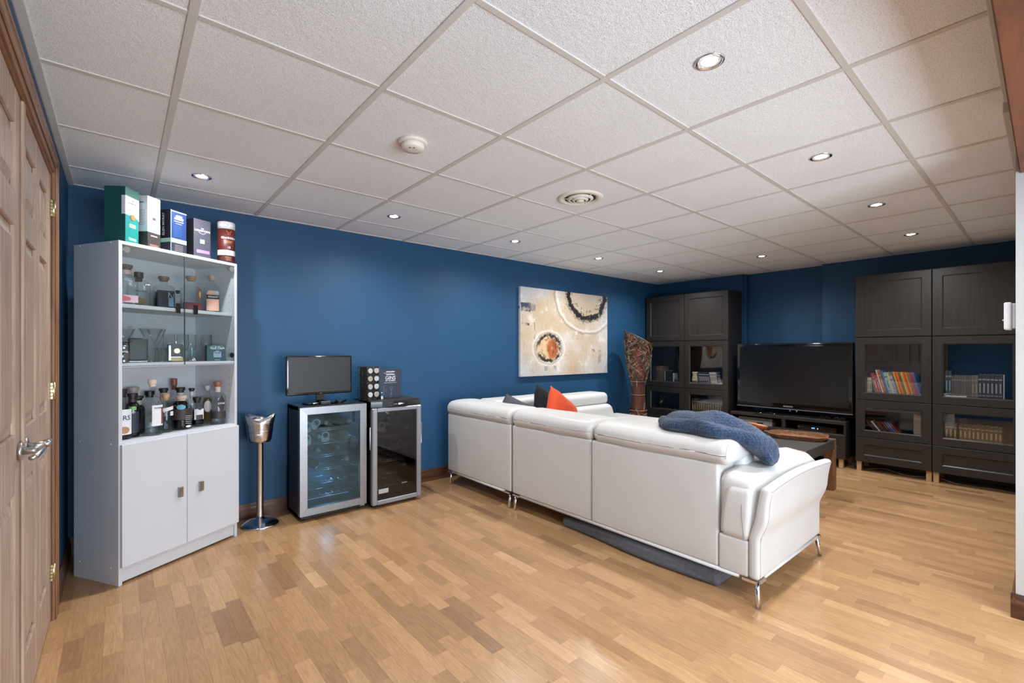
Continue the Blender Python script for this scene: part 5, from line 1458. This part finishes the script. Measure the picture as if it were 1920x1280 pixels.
tag(MB().rbox(0, 0, 0, .07, .06, .055, .01, 3, 2).build('navy_box', pm((26, 32, 56), .5), None, (FX + .10, YR2 - .17, .575), (0, 0, -PI / 2)), 'small navy box lying on the gold-lettered volumes', 'box')
def fcl(x, y, z): return (x, y, max(.0, z + .012 * MN.noise(Vector((x * 30, y * 30, 1)))))
tag(MB().rbox(0, -.015, 0, .15, .028, .034, .012, 3, 8, fcl).build('folded_cloth', pm((188, 188, 188), .9, bump=.3), None, (FX + .045, YR2 - .085, ZU), (0, 0, -PI / 2)), 'crumpled pale cloth lying on the bookcase shelf', 'cloth')
t = thing('glass_ornament', 'greenish glass ornament at the end of the upper matching row', 'ornament', (FX + .12, YR2 - .545, ZU))
MB().lathe([(.022, 0), (.03, .03), (.026, .10), (.012, .14), (.016, .15)], 18).build('vessel', glass_mat('green_glass', (.6, .8, .72)), t); MB().lathe([(.016, .15), (.018, .156)], 16).build('rim', M_chrome, t)
# corner unit
cu = [((40, 42, 44), .018, .235, None), ((34, 36, 40), .018, .232, None), ((30, 30, 34), .016, .228, None), ((86, 58, 50), .058, .238, (130, 104, 80)), ((100, 84, 68), .040, .232, (150, 130, 104))]
x = .085
for i, (c, th, h, bd) in enumerate(cu):
    book('%s upright book in the corner bookcase' % ORD[i], YL1, x, ZU, th - .001, h, .17, c, 0, 'books in the corner bookcase', bd); x += th
t = thing('framed_photo', 'silver-edged dark framed photograph in the corner bookcase', 'picture', (FX + .10, YL1 - x - .065, ZU), -PI / 2 - .1)
MB().box(-.055, 0, 0, .055, .012, .175).build('photo', pm((30, 31, 36), .3), t); f_ = MB().box(-.06, -.004, .165, .06, .014, .180, .002).box(-.06, -.004, 0, -.052, .014, .18, .002); f_.build('frame', M_steel, t)
book('white booklet beside the framed photograph', YL1, .385, ZU, .014, .140, .1, (206, 204, 202), 0, 'books in the corner bookcase', ly=.06)
t = thing('silver_box', 'small silver trinket box in the corner bookcase', 'box', (FX + .1, YL1 - .435, ZU), -PI / 2)
MB().box(-.03, -.03, 0, .03, .03, .045, .004).build('body', M_steel, t); MB().rbox(-.032, -.032, .045, .032, .032, .062, .008, 2, 1).build('lid', M_steel, t)
t = thing('figurine', 'small white standing figurine in the corner bookcase', 'figurine', (FX + .09, YL1 - .505, ZU))
MB().lathe([(.022, 0), (.024, .01), (.014, .03), (.018, .06), (.012, .085), (.008, .095)], 16).build('body', pm((206, 198, 180), .5), t); MB().lathe([(.004, .092), (.012, .105), (.011, .12), (.003, .13)], 14).build('head', pm((206, 198, 180), .5), t)
t = thing('bird_sculpture', 'small metal bird sculpture with wire legs in the corner bookcase', 'sculpture', (FX + .14, YL1 - .165, ZLO + .0005))
m_bz = mat('aged_brass', (150, 138, 96), .35, .8)
MB().lathe([(.002, -.05), (.016, -.03), (.024, 0), (.017, .03), (.004, .05)], 16).build('body', m_bz, t, (0, 0, .115), (.5, .6, 0)); MB().tube([(0, .01, .13), (0, .016, .175), (0, .012, .20), (0, -.01, .205)], [.006, .004, .005, .002], 8).build('neck', m_bz, t)
for pp, nm in (([(0, -.01, .10), (0, -.014, .05), (0, -.006, 0)], 'leg'), ([(0, .012, .10), (0, .006, .05), (0, .016, 0)], 'leg'), ([(0, -.03, .13), (.0, -.055, .19), (0, -.075, .18)], 'tail')): MB().tube(pp, .003, 6).build(nm, m_bz, t)
for i in range(5):
    t = thing('miniature_figure', '%s tiny pewter figure in the low corner drawer' % ORD[i], 'figurine', (FX + .06 + .02 * (i % 2), YL1 - .25 - i * .055, ZLO), 0, 'tiny pewter figures')
    MB().lathe([(.010, 0), (.010, .004), (.006, .012), (.008, .024), (.003, .034)], 10).build('body', m_bz if i % 2 else M_nickel, t); MB().lathe([(.002, .032), (.005, .038), (.002, .045)], 8).build('head', M_nickel, t)
# unit beside the television
t = thing('owl_jar', 'cream ceramic jar with a dark painted face', 'jar', (FX + .09, YL2 - .112, ZU))
m_cer = mat('cream_ceramic', (186, 172, 142), .35, var=.08, scale=20)
MB().lathe([(.034, 0), (.046, .02), (.050, .06), (.040, .105), (.036, .13), (.043, .155), (.042, .168)], 28).build('body', m_cer, t)
for a in (-.35, .35): MB().lathe([(.006, 0), (.006, .002)], 10).build('painted_eye', pm((40, 34, 30), .5), t, (.049 * math.cos(PI + a), .049 * math.sin(PI + a), .085), (0, -PI / 2, a))
patch(.050, .012, .050, .8, a0=PI).build('painted_band', pm((92, 80, 66), .5), t)
for i in range(9):
    book('%s black-spined comic of the leaning white-striped row' % ORD[i], YL2, .195 + i * .0165, ZU, .0155, .172, .12, (30, 31, 35), 9, 'leaning white-striped comics', (196, 194, 190), title=True)
for i in range(6):
    book('%s white-spined comic of the leaning row' % ORD[i], YL2, .357 + i * .0145, ZU, .0138, .172, .12, (188, 184, 178), 12, 'leaning white-spined comics', (60, 58, 58), title=True)
for i in range(2): book('%s dark comic at the end of the leaning row' % ORD[i], YL2, .455 + i * .0195, ZU, .015, .165, .12, (48, 48, 54), 9, 'dark comics closing the row', (180, 180, 184), title=True)
t = thing('paper_packet', 'low white paper packet in front of the leaning comics', 'packet', (FX + .045, YL2 - .47, ZU), -PI / 2)
MB().prism([(-.06, 0), (.05, 0), (.05, .05), (.02, .045), (-.06, .02)], -.01, .008, 'y').build('packet', pm((196, 194, 188), .7), t); MB().box(-.055, -.0112, .004, .045, -.0098, .010).build('stripe', pm((150, 146, 140), .7), t)
x = .082
for i in range(14):
    th = .030 + .003 * (i % 2)
    book('%s gilt encyclopedia volume in the drawer beside the television' % ORD[i], YL2, x, ZLO, th - .001, .205 + .003 * (i % 3), .16, (60 + 8 * (i % 3), 56 + 6 * (i % 2), 50), 0, 'gilt encyclopedia volumes', (150, 140, 112), title=True)
    x += th

# ---- television stand, television and devices
t = thing('television_stand', 'low dark television stand with two open bays and pale legs', 'stand', (6.10, -1.258, 0), -PI / 2)
W_, D_ = 1.212, .42
MB().box(0, 0, .464, W_, D_, .500, .002).build('top_panel', M_bbh, t)
for x in (0, W_ - .022): MB().box(x, .001, .10, x + .022, D_, .464, .001).build('side_panel', M_bb, t)
MB().box(W_ / 2 - .02, .002, .10, W_ / 2 + .02, D_, .464, .001).build('divider', M_bb, t)
MB().box(.022, .004, .345, W_ - .022, D_, .360, .001).build('shelf', M_bbh, t); MB().box(.022, .004, .10, W_ - .022, D_, .116, .001).build('bottom_panel', M_bbh, t); MB().box(.022, D_ - .01, .116, W_ - .022, D_, .464).build('back_panel', M_bb, t)
for x0, x1 in ((.002, W_ / 2 - .0015), (W_ / 2 + .0015, W_ - .002)):
    d = MB().box(x0, -.018, .104, x1, .0, .356, .0015).build('drawer_front', M_bbh, t); MB().cyl((x1 - .08, -.03, .235), .006, .013, 12, 'y').build('knob', M_nickel, d)
for x in (.03, W_ - .07):
    for y in (.02, D_ - .06): MB().box(x, y, 0, x + .04, y + .04, .10, .002).build('leg', M_lwood, t)
def dev(name, label, cat, lx, ly, z, w, d, h, m, **kw):
    t = thing(name, label, cat, (6.10 + ly, -1.258 - lx, z), -PI / 2)
    MB().box(0, 0, 0, w, d, h, .003).build('case', m, t)
    return t
t = dev('disc_player', 'silver disc player in the open bay of the television stand', 'disc player', .075, .03, .3605, .40, .26, .045, mat('silver_case', (176, 172, 166), .35, .4))
MB().box(.23, -.0012, .016, .30, .001, .030).build('display', M_black, t); MB().box(.01, -.0012, .030, .39, .001, .032).build('front_groove', pm((70, 68, 66), .5), t)
for k in range(5): MB().box(.03 + k * .035, -.0016, .010, .052 + k * .035, .001, .016).build('button', pm((130, 126, 120), .4), t)
t = dev('disc_player', 'thin silver recorder stacked on the silver disc player', 'disc player', .08, .04, .4065, .39, .24, .036, mat('grey_case', (120, 114, 106), .35, .4)); MB().box(.02, -.0012, .012, .37, .001, .022).build('front_strip', pm((60, 58, 56), .3), t)
t = dev('receiver_box', 'black cable box with blue digits in the open bay', 'receiver', .74, .03, .3605, .38, .26, .062, M_gloss)
m_bl = mat('blue_digits', (60, 140, 255), .3, emit=(60, 140, 255), estr=3)
MB().box(.145, -.0012, .028, .175, .001, .038).build('digits', m_bl, t); MB().box(.20, -.0012, .026, .206, .001, .036).build('indicator', mat('white_led', (220, 230, 255), .3, emit=(220, 230, 255), estr=2), t)
MB().cyl((.02, -.0012, .036), .008, .002, 16, 'y').build('maker_badge', pm((96, 100, 108), .3), t); MB().box(.032, -.0012, .033, .07, .001, .038).build('maker_name', pm((70, 74, 84), .3), t)
TVX, TVC = 6.175, -1.913
t = thing('television', 'large black flat television on the low dark stand', 'television', (TVX, TVC, .5005), -PI / 2)
MB().rbox(-.28, .02, 0, .28, .26, .014, .006, 3, 4).build('base', M_gloss, t)
for x in (-.035, .035): MB().cyl((x, .10, .012), .012, .075, 16).build('neck', M_chrome, t)
cs = MB().rbox(-.606, -.012, .078, .606, .075, .848, .014, 3, 4).build('casing', M_gloss, t)
MB().box(-.566, -.0135, .140, .566, -.0115, .806).build('screen', mat('television_screen', (7, 8, 10), .22, var=.02, spec=.5), cs)
MB().box(-.600, -.014, .072, .600, .004, .0785, .002).build('clear_lower_lip', mat('clear_acrylic', (120, 124, 130), .1, var=.05), cs)
lettering('SAMSUNG', .022, pm((176, 178, 182), .3), cs, (-.02, -.0145, .108), bold=.0002)
t = thing('game_console', 'slim black console lying in front of the television', 'console', (6.122, -1.70, .5005), -PI / 2 + .05)
MB().rbox(-.16, -.02, 0, .16, .06, .012, .005, 2, 3).build('case', M_gloss, t)
for k, x in enumerate((-.09, .06)): MB().cyl((x, -.0, .012), .004, .001, 10).build('indicator', mat('led_white_%d' % k, (240, 244, 255), .3, emit=(240, 244, 255), estr=4), t)
for i, y in enumerate((-2.27, -2.41)):
    t = thing('viewing_glasses', 'pair of clear-lensed glasses on the stand, ' + ('nearer the console' if i == 0 else 'nearer the coloured books'), 'glasses', (6.122, y, .5005), -PI / 2 + .2 * i)
    for s_ in (-.026, .026):
        MB().tube([(s_ + .022 * math.cos(a), 0, .022 + .017 * math.sin(a)) for a in [k * PI / 8 for k in range(16)]], .0025, 6, closed=True).build('rim', M_gloss, t)
        MB().cyl((s_, -.0006, .022), .019, .0012, 18, 'y').build('lens', M_pane, t)
    for s_ in (-.05, .05): MB().tube([(s_, 0, .026), (s_, .10, .022), (s_, .125, .004)], .002, 6).build('temple', M_gloss, t)
# cables on the floor
def cable(label, pts, m, r=.004):
    P = []
    for i in range(len(pts) - 1):
        for q in range(6): P.append(tuple(Vector(pts[i]).lerp(Vector(pts[i + 1]), q / 6)))
    P.append(pts[-1])
    # smooth
    for _ in range(3): P = [P[0]] + [tuple((Vector(P[i - 1]) + Vector(P[i]) * 2 + Vector(P[i + 1])) / 4) for i in range(1, len(P) - 1)] + [P[-1]]
    tag(MB().tube(P, r, 6).build('floor_cable', m), label, 'cable', 'cables on the floor under the bookcases')
cable('grey cable under the bookcase of coloured books', [(6.2, -2.62, .01), (6.23, -2.75, .05), (6.19, -2.95, .012), (6.22, -3.10, .03)], pm((84, 74, 64), .5))
cable('tan cable under the bookcase next to the white wall', [(6.22, -3.16, .045), (6.19, -3.3, .012), (6.21, -3.45, .006), (6.18, -3.55, .02), (6.21, -3.72, .006)], pm((96, 84, 72), .5))
cable('black cable beside the pale leg of the television stand', [(6.24, -2.40, .05), (6.22, -2.47, .02), (6.26, -2.50, .04), (6.23, -2.52, .006), (6.28, -2.55, .006)], M_black)

# ---- coffee table
TZ = .456
M_wal = wood('walnut', (104, 68, 44), (150, 104, 70), .5, 5, (6, .7, 6), bump=.15)
M_walz = wood('walnut_upright', (104, 68, 44), (150, 104, 70), .5, 5, (6, 6, .7), bump=.15)
M_slab = mat('dark_slate_top', (66, 64, 62), .45, var=.14, scale=7, bump=.08)
t = thing('coffee_table', 'low coffee table with dark slate top and thick walnut legs', 'table', (4.76, -1.99, 0))
TX, TY = .43, .625
MB().box(-TX + .07, -TY, TZ - .088, TX - .05, TY, TZ, .003).build('table_top', M_slab, t)
for x0, x1 in ((-TX, -TX + .07), (TX - .05, TX)): MB().box(x0, -TY, TZ - .088, x1, TY, TZ + .0005, .003).build('edge_board', M_wal, t)
for x in (-TX, TX - .085):
    for y in (-TY + .0, TY - .075): MB().box(x, y, 0, x + .085, y + .075, TZ - .088, .003).build('leg', M_walz, t)
t = thing('wooden_bowl', 'small orange wooden bowl with a slanted rim on the coffee table', 'bowl', (5.03, -2.0, TZ + .0012), 2.43)
m_bo = wood('red_orange_wood', (150, 66, 30), (190, 96, 48), .35, 6, (3, 3, 8), coat=.3); m_bi = wood('pale_wood', (214, 164, 104), (232, 190, 132), .5, 6, (3, 3, 8))
def bowl_part(prof, m, nm):
    b_ = MB(); b_.lathe(prof, 36, cap=False)
    b_.v = [(x, y, z * (1.25 + .35 * (x / .1)) if z > .012 else z) for x, y, z in b_.v]
    b_.build(nm, m, t)
bowl_part([(.004, 0), (.030, 0), (.052, .010), (.080, .036), (.092, .058), (.090, .060)], m_bo, 'outer_shell'); bowl_part([(.090, .060), (.076, .040), (.048, .016), (.003, .010)], m_bi, 'inner_face')
t = thing('wicker_tray', 'brown woven wicker tray with raised rim on the coffee table', 'tray', (4.975, -2.372, TZ + .0005), -1.35)
M_wick = wood('brown_wicker', (104, 62, 34), (156, 102, 62), .5, 30, (1, 1, 1), bump=.3)
oc = lambda a, b, c: [(a, -b + c), (a, b - c), (a - c, b), (-a + c, b), (-a, b - c), (-a, -b + c), (-a + c, -b), (a - c, -b)]
MB().prism(oc(.205, .125, .07), 0, .008, 'z').build('base', M_wick, t)
for k in range(4):
    s_ = MB(); o_ = oc(.208 + .007 * k, .128 + .007 * k, .07)
    pts = []
    for i in range(8):
        a = Vector(o_[i]); b_ = Vector(o_[(i + 1) % 8]); n_ = max(3, int((b_ - a).length / .016))
        for q in range(n_):
            p = a.lerp(b_, q / n_); pts.append((p.x, p.y, .010 + .0085 * k + .002 * math.sin(len(pts) * PI + k * PI)))
    s_.tube(pts, .0052, 6, closed=True).build('rim_strand', M_wick, t)
for yy in [-.10 + .02 * k for k in range(11)]: MB().tube([(-.19 + .06 * (abs(yy) > .07), yy, .009), (.19 - .06 * (abs(yy) > .07), yy, .009)], .0045, 6).build('woven_strand', M_wick, t)
t = thing('magazine', 'cream magazine lying at the far corner of the coffee table', 'magazine', (5.02, -1.735, TZ + .001), .1)
MB().box(-.10, -.13, 0, .10, .13, .014).build('page_block', pm((206, 196, 170), .8), t); MB().box(-.102, -.132, .014, .102, .132, .016).build('cover', pm((214, 204, 182), .6), t)

# ---- painting
def art_mat():
    m, nt, b = new_mat('abstract_painting')
    tc = N(nt, 'ShaderNodeTexCoord')
    sep = N(nt, 'ShaderNodeSeparateXYZ'); nt.links.new(tc.outputs['Object'], sep.inputs[0])
    n1 = N(nt, 'ShaderNodeTexNoise'); n1.inputs['Scale'].default_value = 9; n1.inputs['Detail'].default_value = 8; nt.links.new(tc.outputs['Object'], n1.inputs['Vector'])
    n2 = N(nt, 'ShaderNodeTexNoise'); n2.inputs['Scale'].default_value = 2.2; n2.inputs['Detail'].default_value = 4; nt.links.new(tc.outputs['Object'], n2.inputs['Vector'])
    mp = N(nt, 'ShaderNodeMapping'); mp.inputs['Scale'].default_value = (30, 1, 5); nt.links.new(tc.outputs['Object'], mp.inputs[0])
    n3 = N(nt, 'ShaderNodeTexNoise'); n3.inputs['Scale'].default_value = 2; n3.inputs['Detail'].default_value = 6; nt.links.new(mp.outputs[0], n3.inputs['Vector'])
    n4 = N(nt, 'ShaderNodeTexNoise'); n4.inputs['Scale'].default_value = 38; n4.inputs['Detail'].default_value = 5; nt.links.new(tc.outputs['Object'], n4.inputs['Vector'])
    def M2(op, a, b_=None, c=None):
        n = N(nt, 'ShaderNodeMath', operation=op)
        for i, v in enumerate((a, b_, c)):
            if v is None: continue
            if isinstance(v, (int, float)): n.inputs[i].default_value = v
            else: nt.links.new(v, n.inputs[i])
        return n.outputs[0]
    X, Z = sep.outputs[0], sep.outputs[2]
    def dist(cx, cz, rx, rz_):
        a = M2('DIVIDE', M2('SUBTRACT', X, cx), rx); c = M2('DIVIDE', M2('SUBTRACT', Z, cz), rz_)
        return M2('SQRT', M2('ADD', M2('MULTIPLY', a, a), M2('MULTIPLY', c, c)))
    def bandm(d, r0, r1, soft, rough=.12, src=None):
        """1 inside r0..r1, ragged edges"""
        dd = M2('ADD', d, M2('MULTIPLY', M2('SUBTRACT', (src or n1).outputs[0], .5), rough)); dd = M2('ADD', dd, M2('MULTIPLY', M2('SUBTRACT', n4.outputs[0], .5), rough * .9))
        up = N(nt, 'ShaderNodeMapRange', interpolation_type='SMOOTHSTEP'); up.inputs[1].default_value = r0 - soft; up.inputs[2].default_value = r0 + soft; nt.links.new(dd, up.inputs[0])
        dn = N(nt, 'ShaderNodeMapRange', interpolation_type='SMOOTHSTEP'); dn.inputs[1].default_value = r1 - soft; dn.inputs[2].default_value = r1 + soft; nt.links.new(dd, dn.inputs[0])
        return M2('MULTIPLY', up.outputs[0], M2('SUBTRACT', 1.0, dn.outputs[0]))
    base = N(nt, 'ShaderNodeValToRGB'); e = base.color_ramp.elements
    e[0].position = .32; e[0].color = lin((184, 158, 128)) + (1,); e[1].position = .66; e[1].color = lin((212, 204, 196)) + (1,)
    q = e.new(.5); q.color = lin((198, 180, 156)) + (1,)
    nt.links.new(n2.outputs[0], base.inputs[0])
    cur = base.outputs[0]
    def over(fac, rgb, amt=1.0):
        nonlocal cur
        mx = N(nt, 'ShaderNodeMix', data_type='RGBA'); mx.inputs[7].default_value = lin(rgb) + (1,)
        nt.links.new(M2('MULTIPLY', fac, amt), mx.inputs[0]); nt.links.new(cur, mx.inputs[6]); cur = mx.outputs[2]
    def thr(src, lo, hi):
        r = N(nt, 'ShaderNodeMapRange'); r.inputs[1].default_value = lo; r.inputs[2].default_value = hi; nt.links.new(src, r.inputs[0]); return r.outputs[0]
    # cool grey towards the edges
    ed = dist(0, 0, .77, .51)
    over(thr(M2('ADD', ed, M2('MULTIPLY', n2.outputs[0], .5)), 1.1, 1.5), (184, 190, 202), .7)
    over(thr(n3.outputs[0], .56, .70), (150, 128, 104), .45)
    over(thr(n4.outputs[0], .56, .70), (168, 146, 122), .45); over(thr(n1.outputs[0], .60, .72), (236, 230, 222), .5)
    # large ring, its halo and the wide faint arc
    dB = dist(.365, .478, .39, .31)
    over(bandm(dB, .0, .80, .05), (206, 186, 158), .6)
    over(M2('MULTIPLY', bandm(dB, .79, 1.0, .03, .30), thr(n1.outputs[0], .26, .40)), (20, 18, 18))
    over(bandm(dB, 1.04, 1.055, .01, .05), (40, 34, 30), .8)
    over(bandm(dB, 1.50, 1.57, .05, .14), (120, 100, 92), .55); over(bandm(dB, 1.40, 1.49, .04, .1), (232, 226, 218), .6)
    over(M2('MULTIPLY', bandm(dB, .62, .86, .10, .5), thr(n4.outputs[0], .5, .62)), (70, 60, 54), .7)
    over(M2('MULTIPLY', bandm(dB, 1.0, 1.14, .05, .4), thr(n4.outputs[0], .52, .62)), (60, 50, 46), .6)
    # small ring with the rust heart
    dS = dist(-.328, -.186, .215, .17)
    over(bandm(dS, 0, .82, .06), (214, 178, 132), .8)
    heart = dist(-.27, -.19, .105, .13)
    over(M2('MULTIPLY', bandm(heart, 0, .9, .25, .7, n3), 1.0), (176, 84, 30), .9)
    over(M2('MULTIPLY', bandm(dS, .80, 1.0, .04, .42), thr(n1.outputs[0], .33, .46)), (34, 30, 30))
    over(M2('MULTIPLY', bandm(heart, 0, .8, .3, .6, n3), thr(n3.outputs[0], .48, .58)), (92, 46, 24), .8)
    over(M2('MULTIPLY', bandm(dS, .6, .95, .12, .6), thr(n4.outputs[0], .5, .6)), (96, 74, 56), .7)
    over(bandm(dS, 1.10, 1.13, .015, .08), (70, 60, 54), .7); over(bandm(dS, 1.14, 1.30, .05, .2), (226, 218, 208), .5)
    # blue patch and black flecks by the near edge
    def rect(cx, cz, rx, rz_, rgb, amt, lo=.42, hi=.55):
        a = M2('LESS_THAN', M2('ABSOLUTE', M2('SUBTRACT', M2('ADD', X, M2('MULTIPLY', M2('SUBTRACT', n1.outputs[0], .5), .08)), cx)), rx)
        c = M2('LESS_THAN', M2('ABSOLUTE', M2('SUBTRACT', M2('ADD', Z, M2('MULTIPLY', M2('SUBTRACT', n1.outputs[0], .5), .06)), cz)), rz_)
        over(M2('MULTIPLY', M2('MULTIPLY', a, c), thr(n1.outputs[0], lo, hi)), rgb, amt)
    rect(-.70, .282, .075, .05, (24, 40, 72), .95, .36, .5); rect(-.60, .285, .06, .04, (90, 92, 104), .6)
    rect(-.70, .09, .06, .014, (30, 26, 26), .9); rect(-.63, .45, .012, .10, (60, 54, 52), .7); rect(-.56, .02, .006, .10, (50, 44, 40), .7)
    rect(.49, -.21, .03, .02, (96, 70, 62), .7); rect(.62, -.30, .03, .10, (120, 92, 84), .5); rect(-.3, -.42, .10, .03, (86, 80, 82), .5)
    nt.links.new(cur, b.inputs['Base Color'])
    b.inputs['Roughness'].default_value = .55
    bp = N(nt, 'ShaderNodeBump'); bp.inputs['Strength'].default_value = .25; bp.inputs['Distance'].default_value = .003
    nt.links.new(n1.outputs[0], bp.inputs['Height']); nt.links.new(bp.outputs[0], b.inputs['Normal'])
    return m
t = thing('painting', 'large cream abstract canvas with black ring and rust circle', 'painting', (4.448, .024, 1.474))
MB().box(-.782, -.034, -.510, .782, 0, .510, .002).build('canvas', art_mat(), t)
MB().box(-.77, -.001, -.5, .77, .0005, .5).build('stretcher_back', pm((150, 130, 100), .7), t)

# ---- woven floor lamp
LX, LY = 5.47, -.33
t = thing('woven_floor_lamp', 'tall twisted-twig floor lamp with a slanted flared top', 'floor lamp', (LX, LY, 0))
R_ = [(.0, .125), (.20, .118), (.42, .115), (.47, .108), (.52, .094), (.68, .086), (.84, .092), (.88, .105), (1.0, .135), (1.15, .160), (1.30, .172), (1.52, .178)]
def rad(z):
    for (z0, r0), (z1, r1) in zip(R_, R_[1:]):
        if z <= z1: return r0 + (r1 - r0) * max(0, (z - z0)) / (z1 - z0)
    return R_[-1][1]
tilt_dir = math.radians(128)          # the high side of the slanted top faces the wall and the camera's side
def ztop(a): return 1.435 + .09 * math.cos(a - tilt_dir)
M_bark = mat('red_bark_lining', (128, 62, 40), .6, var=.25, scale=22)
M_twig = wood('dark_twig', (44, 34, 28), (84, 66, 52), .5, 14, (1, 1, 1), bump=.3)
M_twigl = wood('pale_twig', (110, 92, 74), (158, 138, 116), .45, 14, (1, 1, 1), bump=.3)
n = 36; vs = []; fs = []; nz = 26
for i in range(nz + 1):
    for k in range(n):
        a = 2 * PI * k / n; z = .01 + (ztop(a) - .04) * i / nz; r = rad(z) * .90
        vs.append((r * math.cos(a), r * math.sin(a), z))
for i in range(nz):
    for k in range(n): fs.append((i * n + k, i * n + (k + 1) % n, (i + 1) * n + (k + 1) % n, (i + 1) * n + k))
sh = MB().add(vs, fs, True); sh.add([(x * .97, y * .97, z) for x, y, z in vs], [f[::-1] for f in fs], True); sh.build('lining', M_bark, t)
rl = random.Random(3)
tw = [MB(), MB()]
def twig(a, z, da, dz, m, r0):
    pts = []
    c = rl.uniform(-.6, .6)
    for q in range(7):
        u = q / 6
        aa = a + da * u + c * .25 * math.sin(PI * u); zz = z + dz * u + c * .05 * math.sin(PI * u)
        zz = max(.006, min(ztop(aa) - .004, zz))
        rr = rad(zz) * (.93 + .10 * math.sin(PI * u))
        pts.append((rr * math.cos(aa), rr * math.sin(aa), zz))
    tw[m].tube(pts, r0, 5)
for k in range(760):
    z = rl.uniform(.88, 1.50); a = rl.uniform(0, 2 * PI)
    twig(a, z, rl.uniform(-.8, .8), rl.uniform(-.14, .14), 1 if rl.random() < .45 else 0, rl.uniform(.0025, .0052))
for k in range(300):
    z = rl.uniform(.02, .46); a = rl.uniform(0, 2 * PI)
    twig(a, z, rl.uniform(-.8, .8), rl.uniform(-.13, .13), 1 if rl.random() < .45 else 0, rl.uniform(.003, .0058))
for m_, nm, mt in ((0, 'dark_twig_weave', M_twig), (1, 'pale_twig_weave', M_twigl)): tw[m_].build(nm, mt, t)['kind'] = 'stuff'
for k in range(34):
    a = 2 * PI * k / 34
    MB().tube([(rad(z) * 1.0 * math.cos(a), rad(z) * 1.0 * math.sin(a), z) for z in (.45, .52, .6, .68, .76, .84, .90)], .0032, 5).build('upright_rod', M_twig, t)
for z in (.475, .68, .855): MB().tube([(rad(z) * 1.04 * math.cos(a), rad(z) * 1.04 * math.sin(a), z) for a in [k * PI / 16 for k in range(32)]], .0048, 6, closed=True).build('binding_ring', M_twigl, t)
MB().tube([(rad(ztop(a)) * math.cos(a), rad(ztop(a)) * math.sin(a), ztop(a) - .004) for a in [k * PI / 20 for k in range(40)]], .0065, 6, closed=True).build('top_rim', M_twig, t)
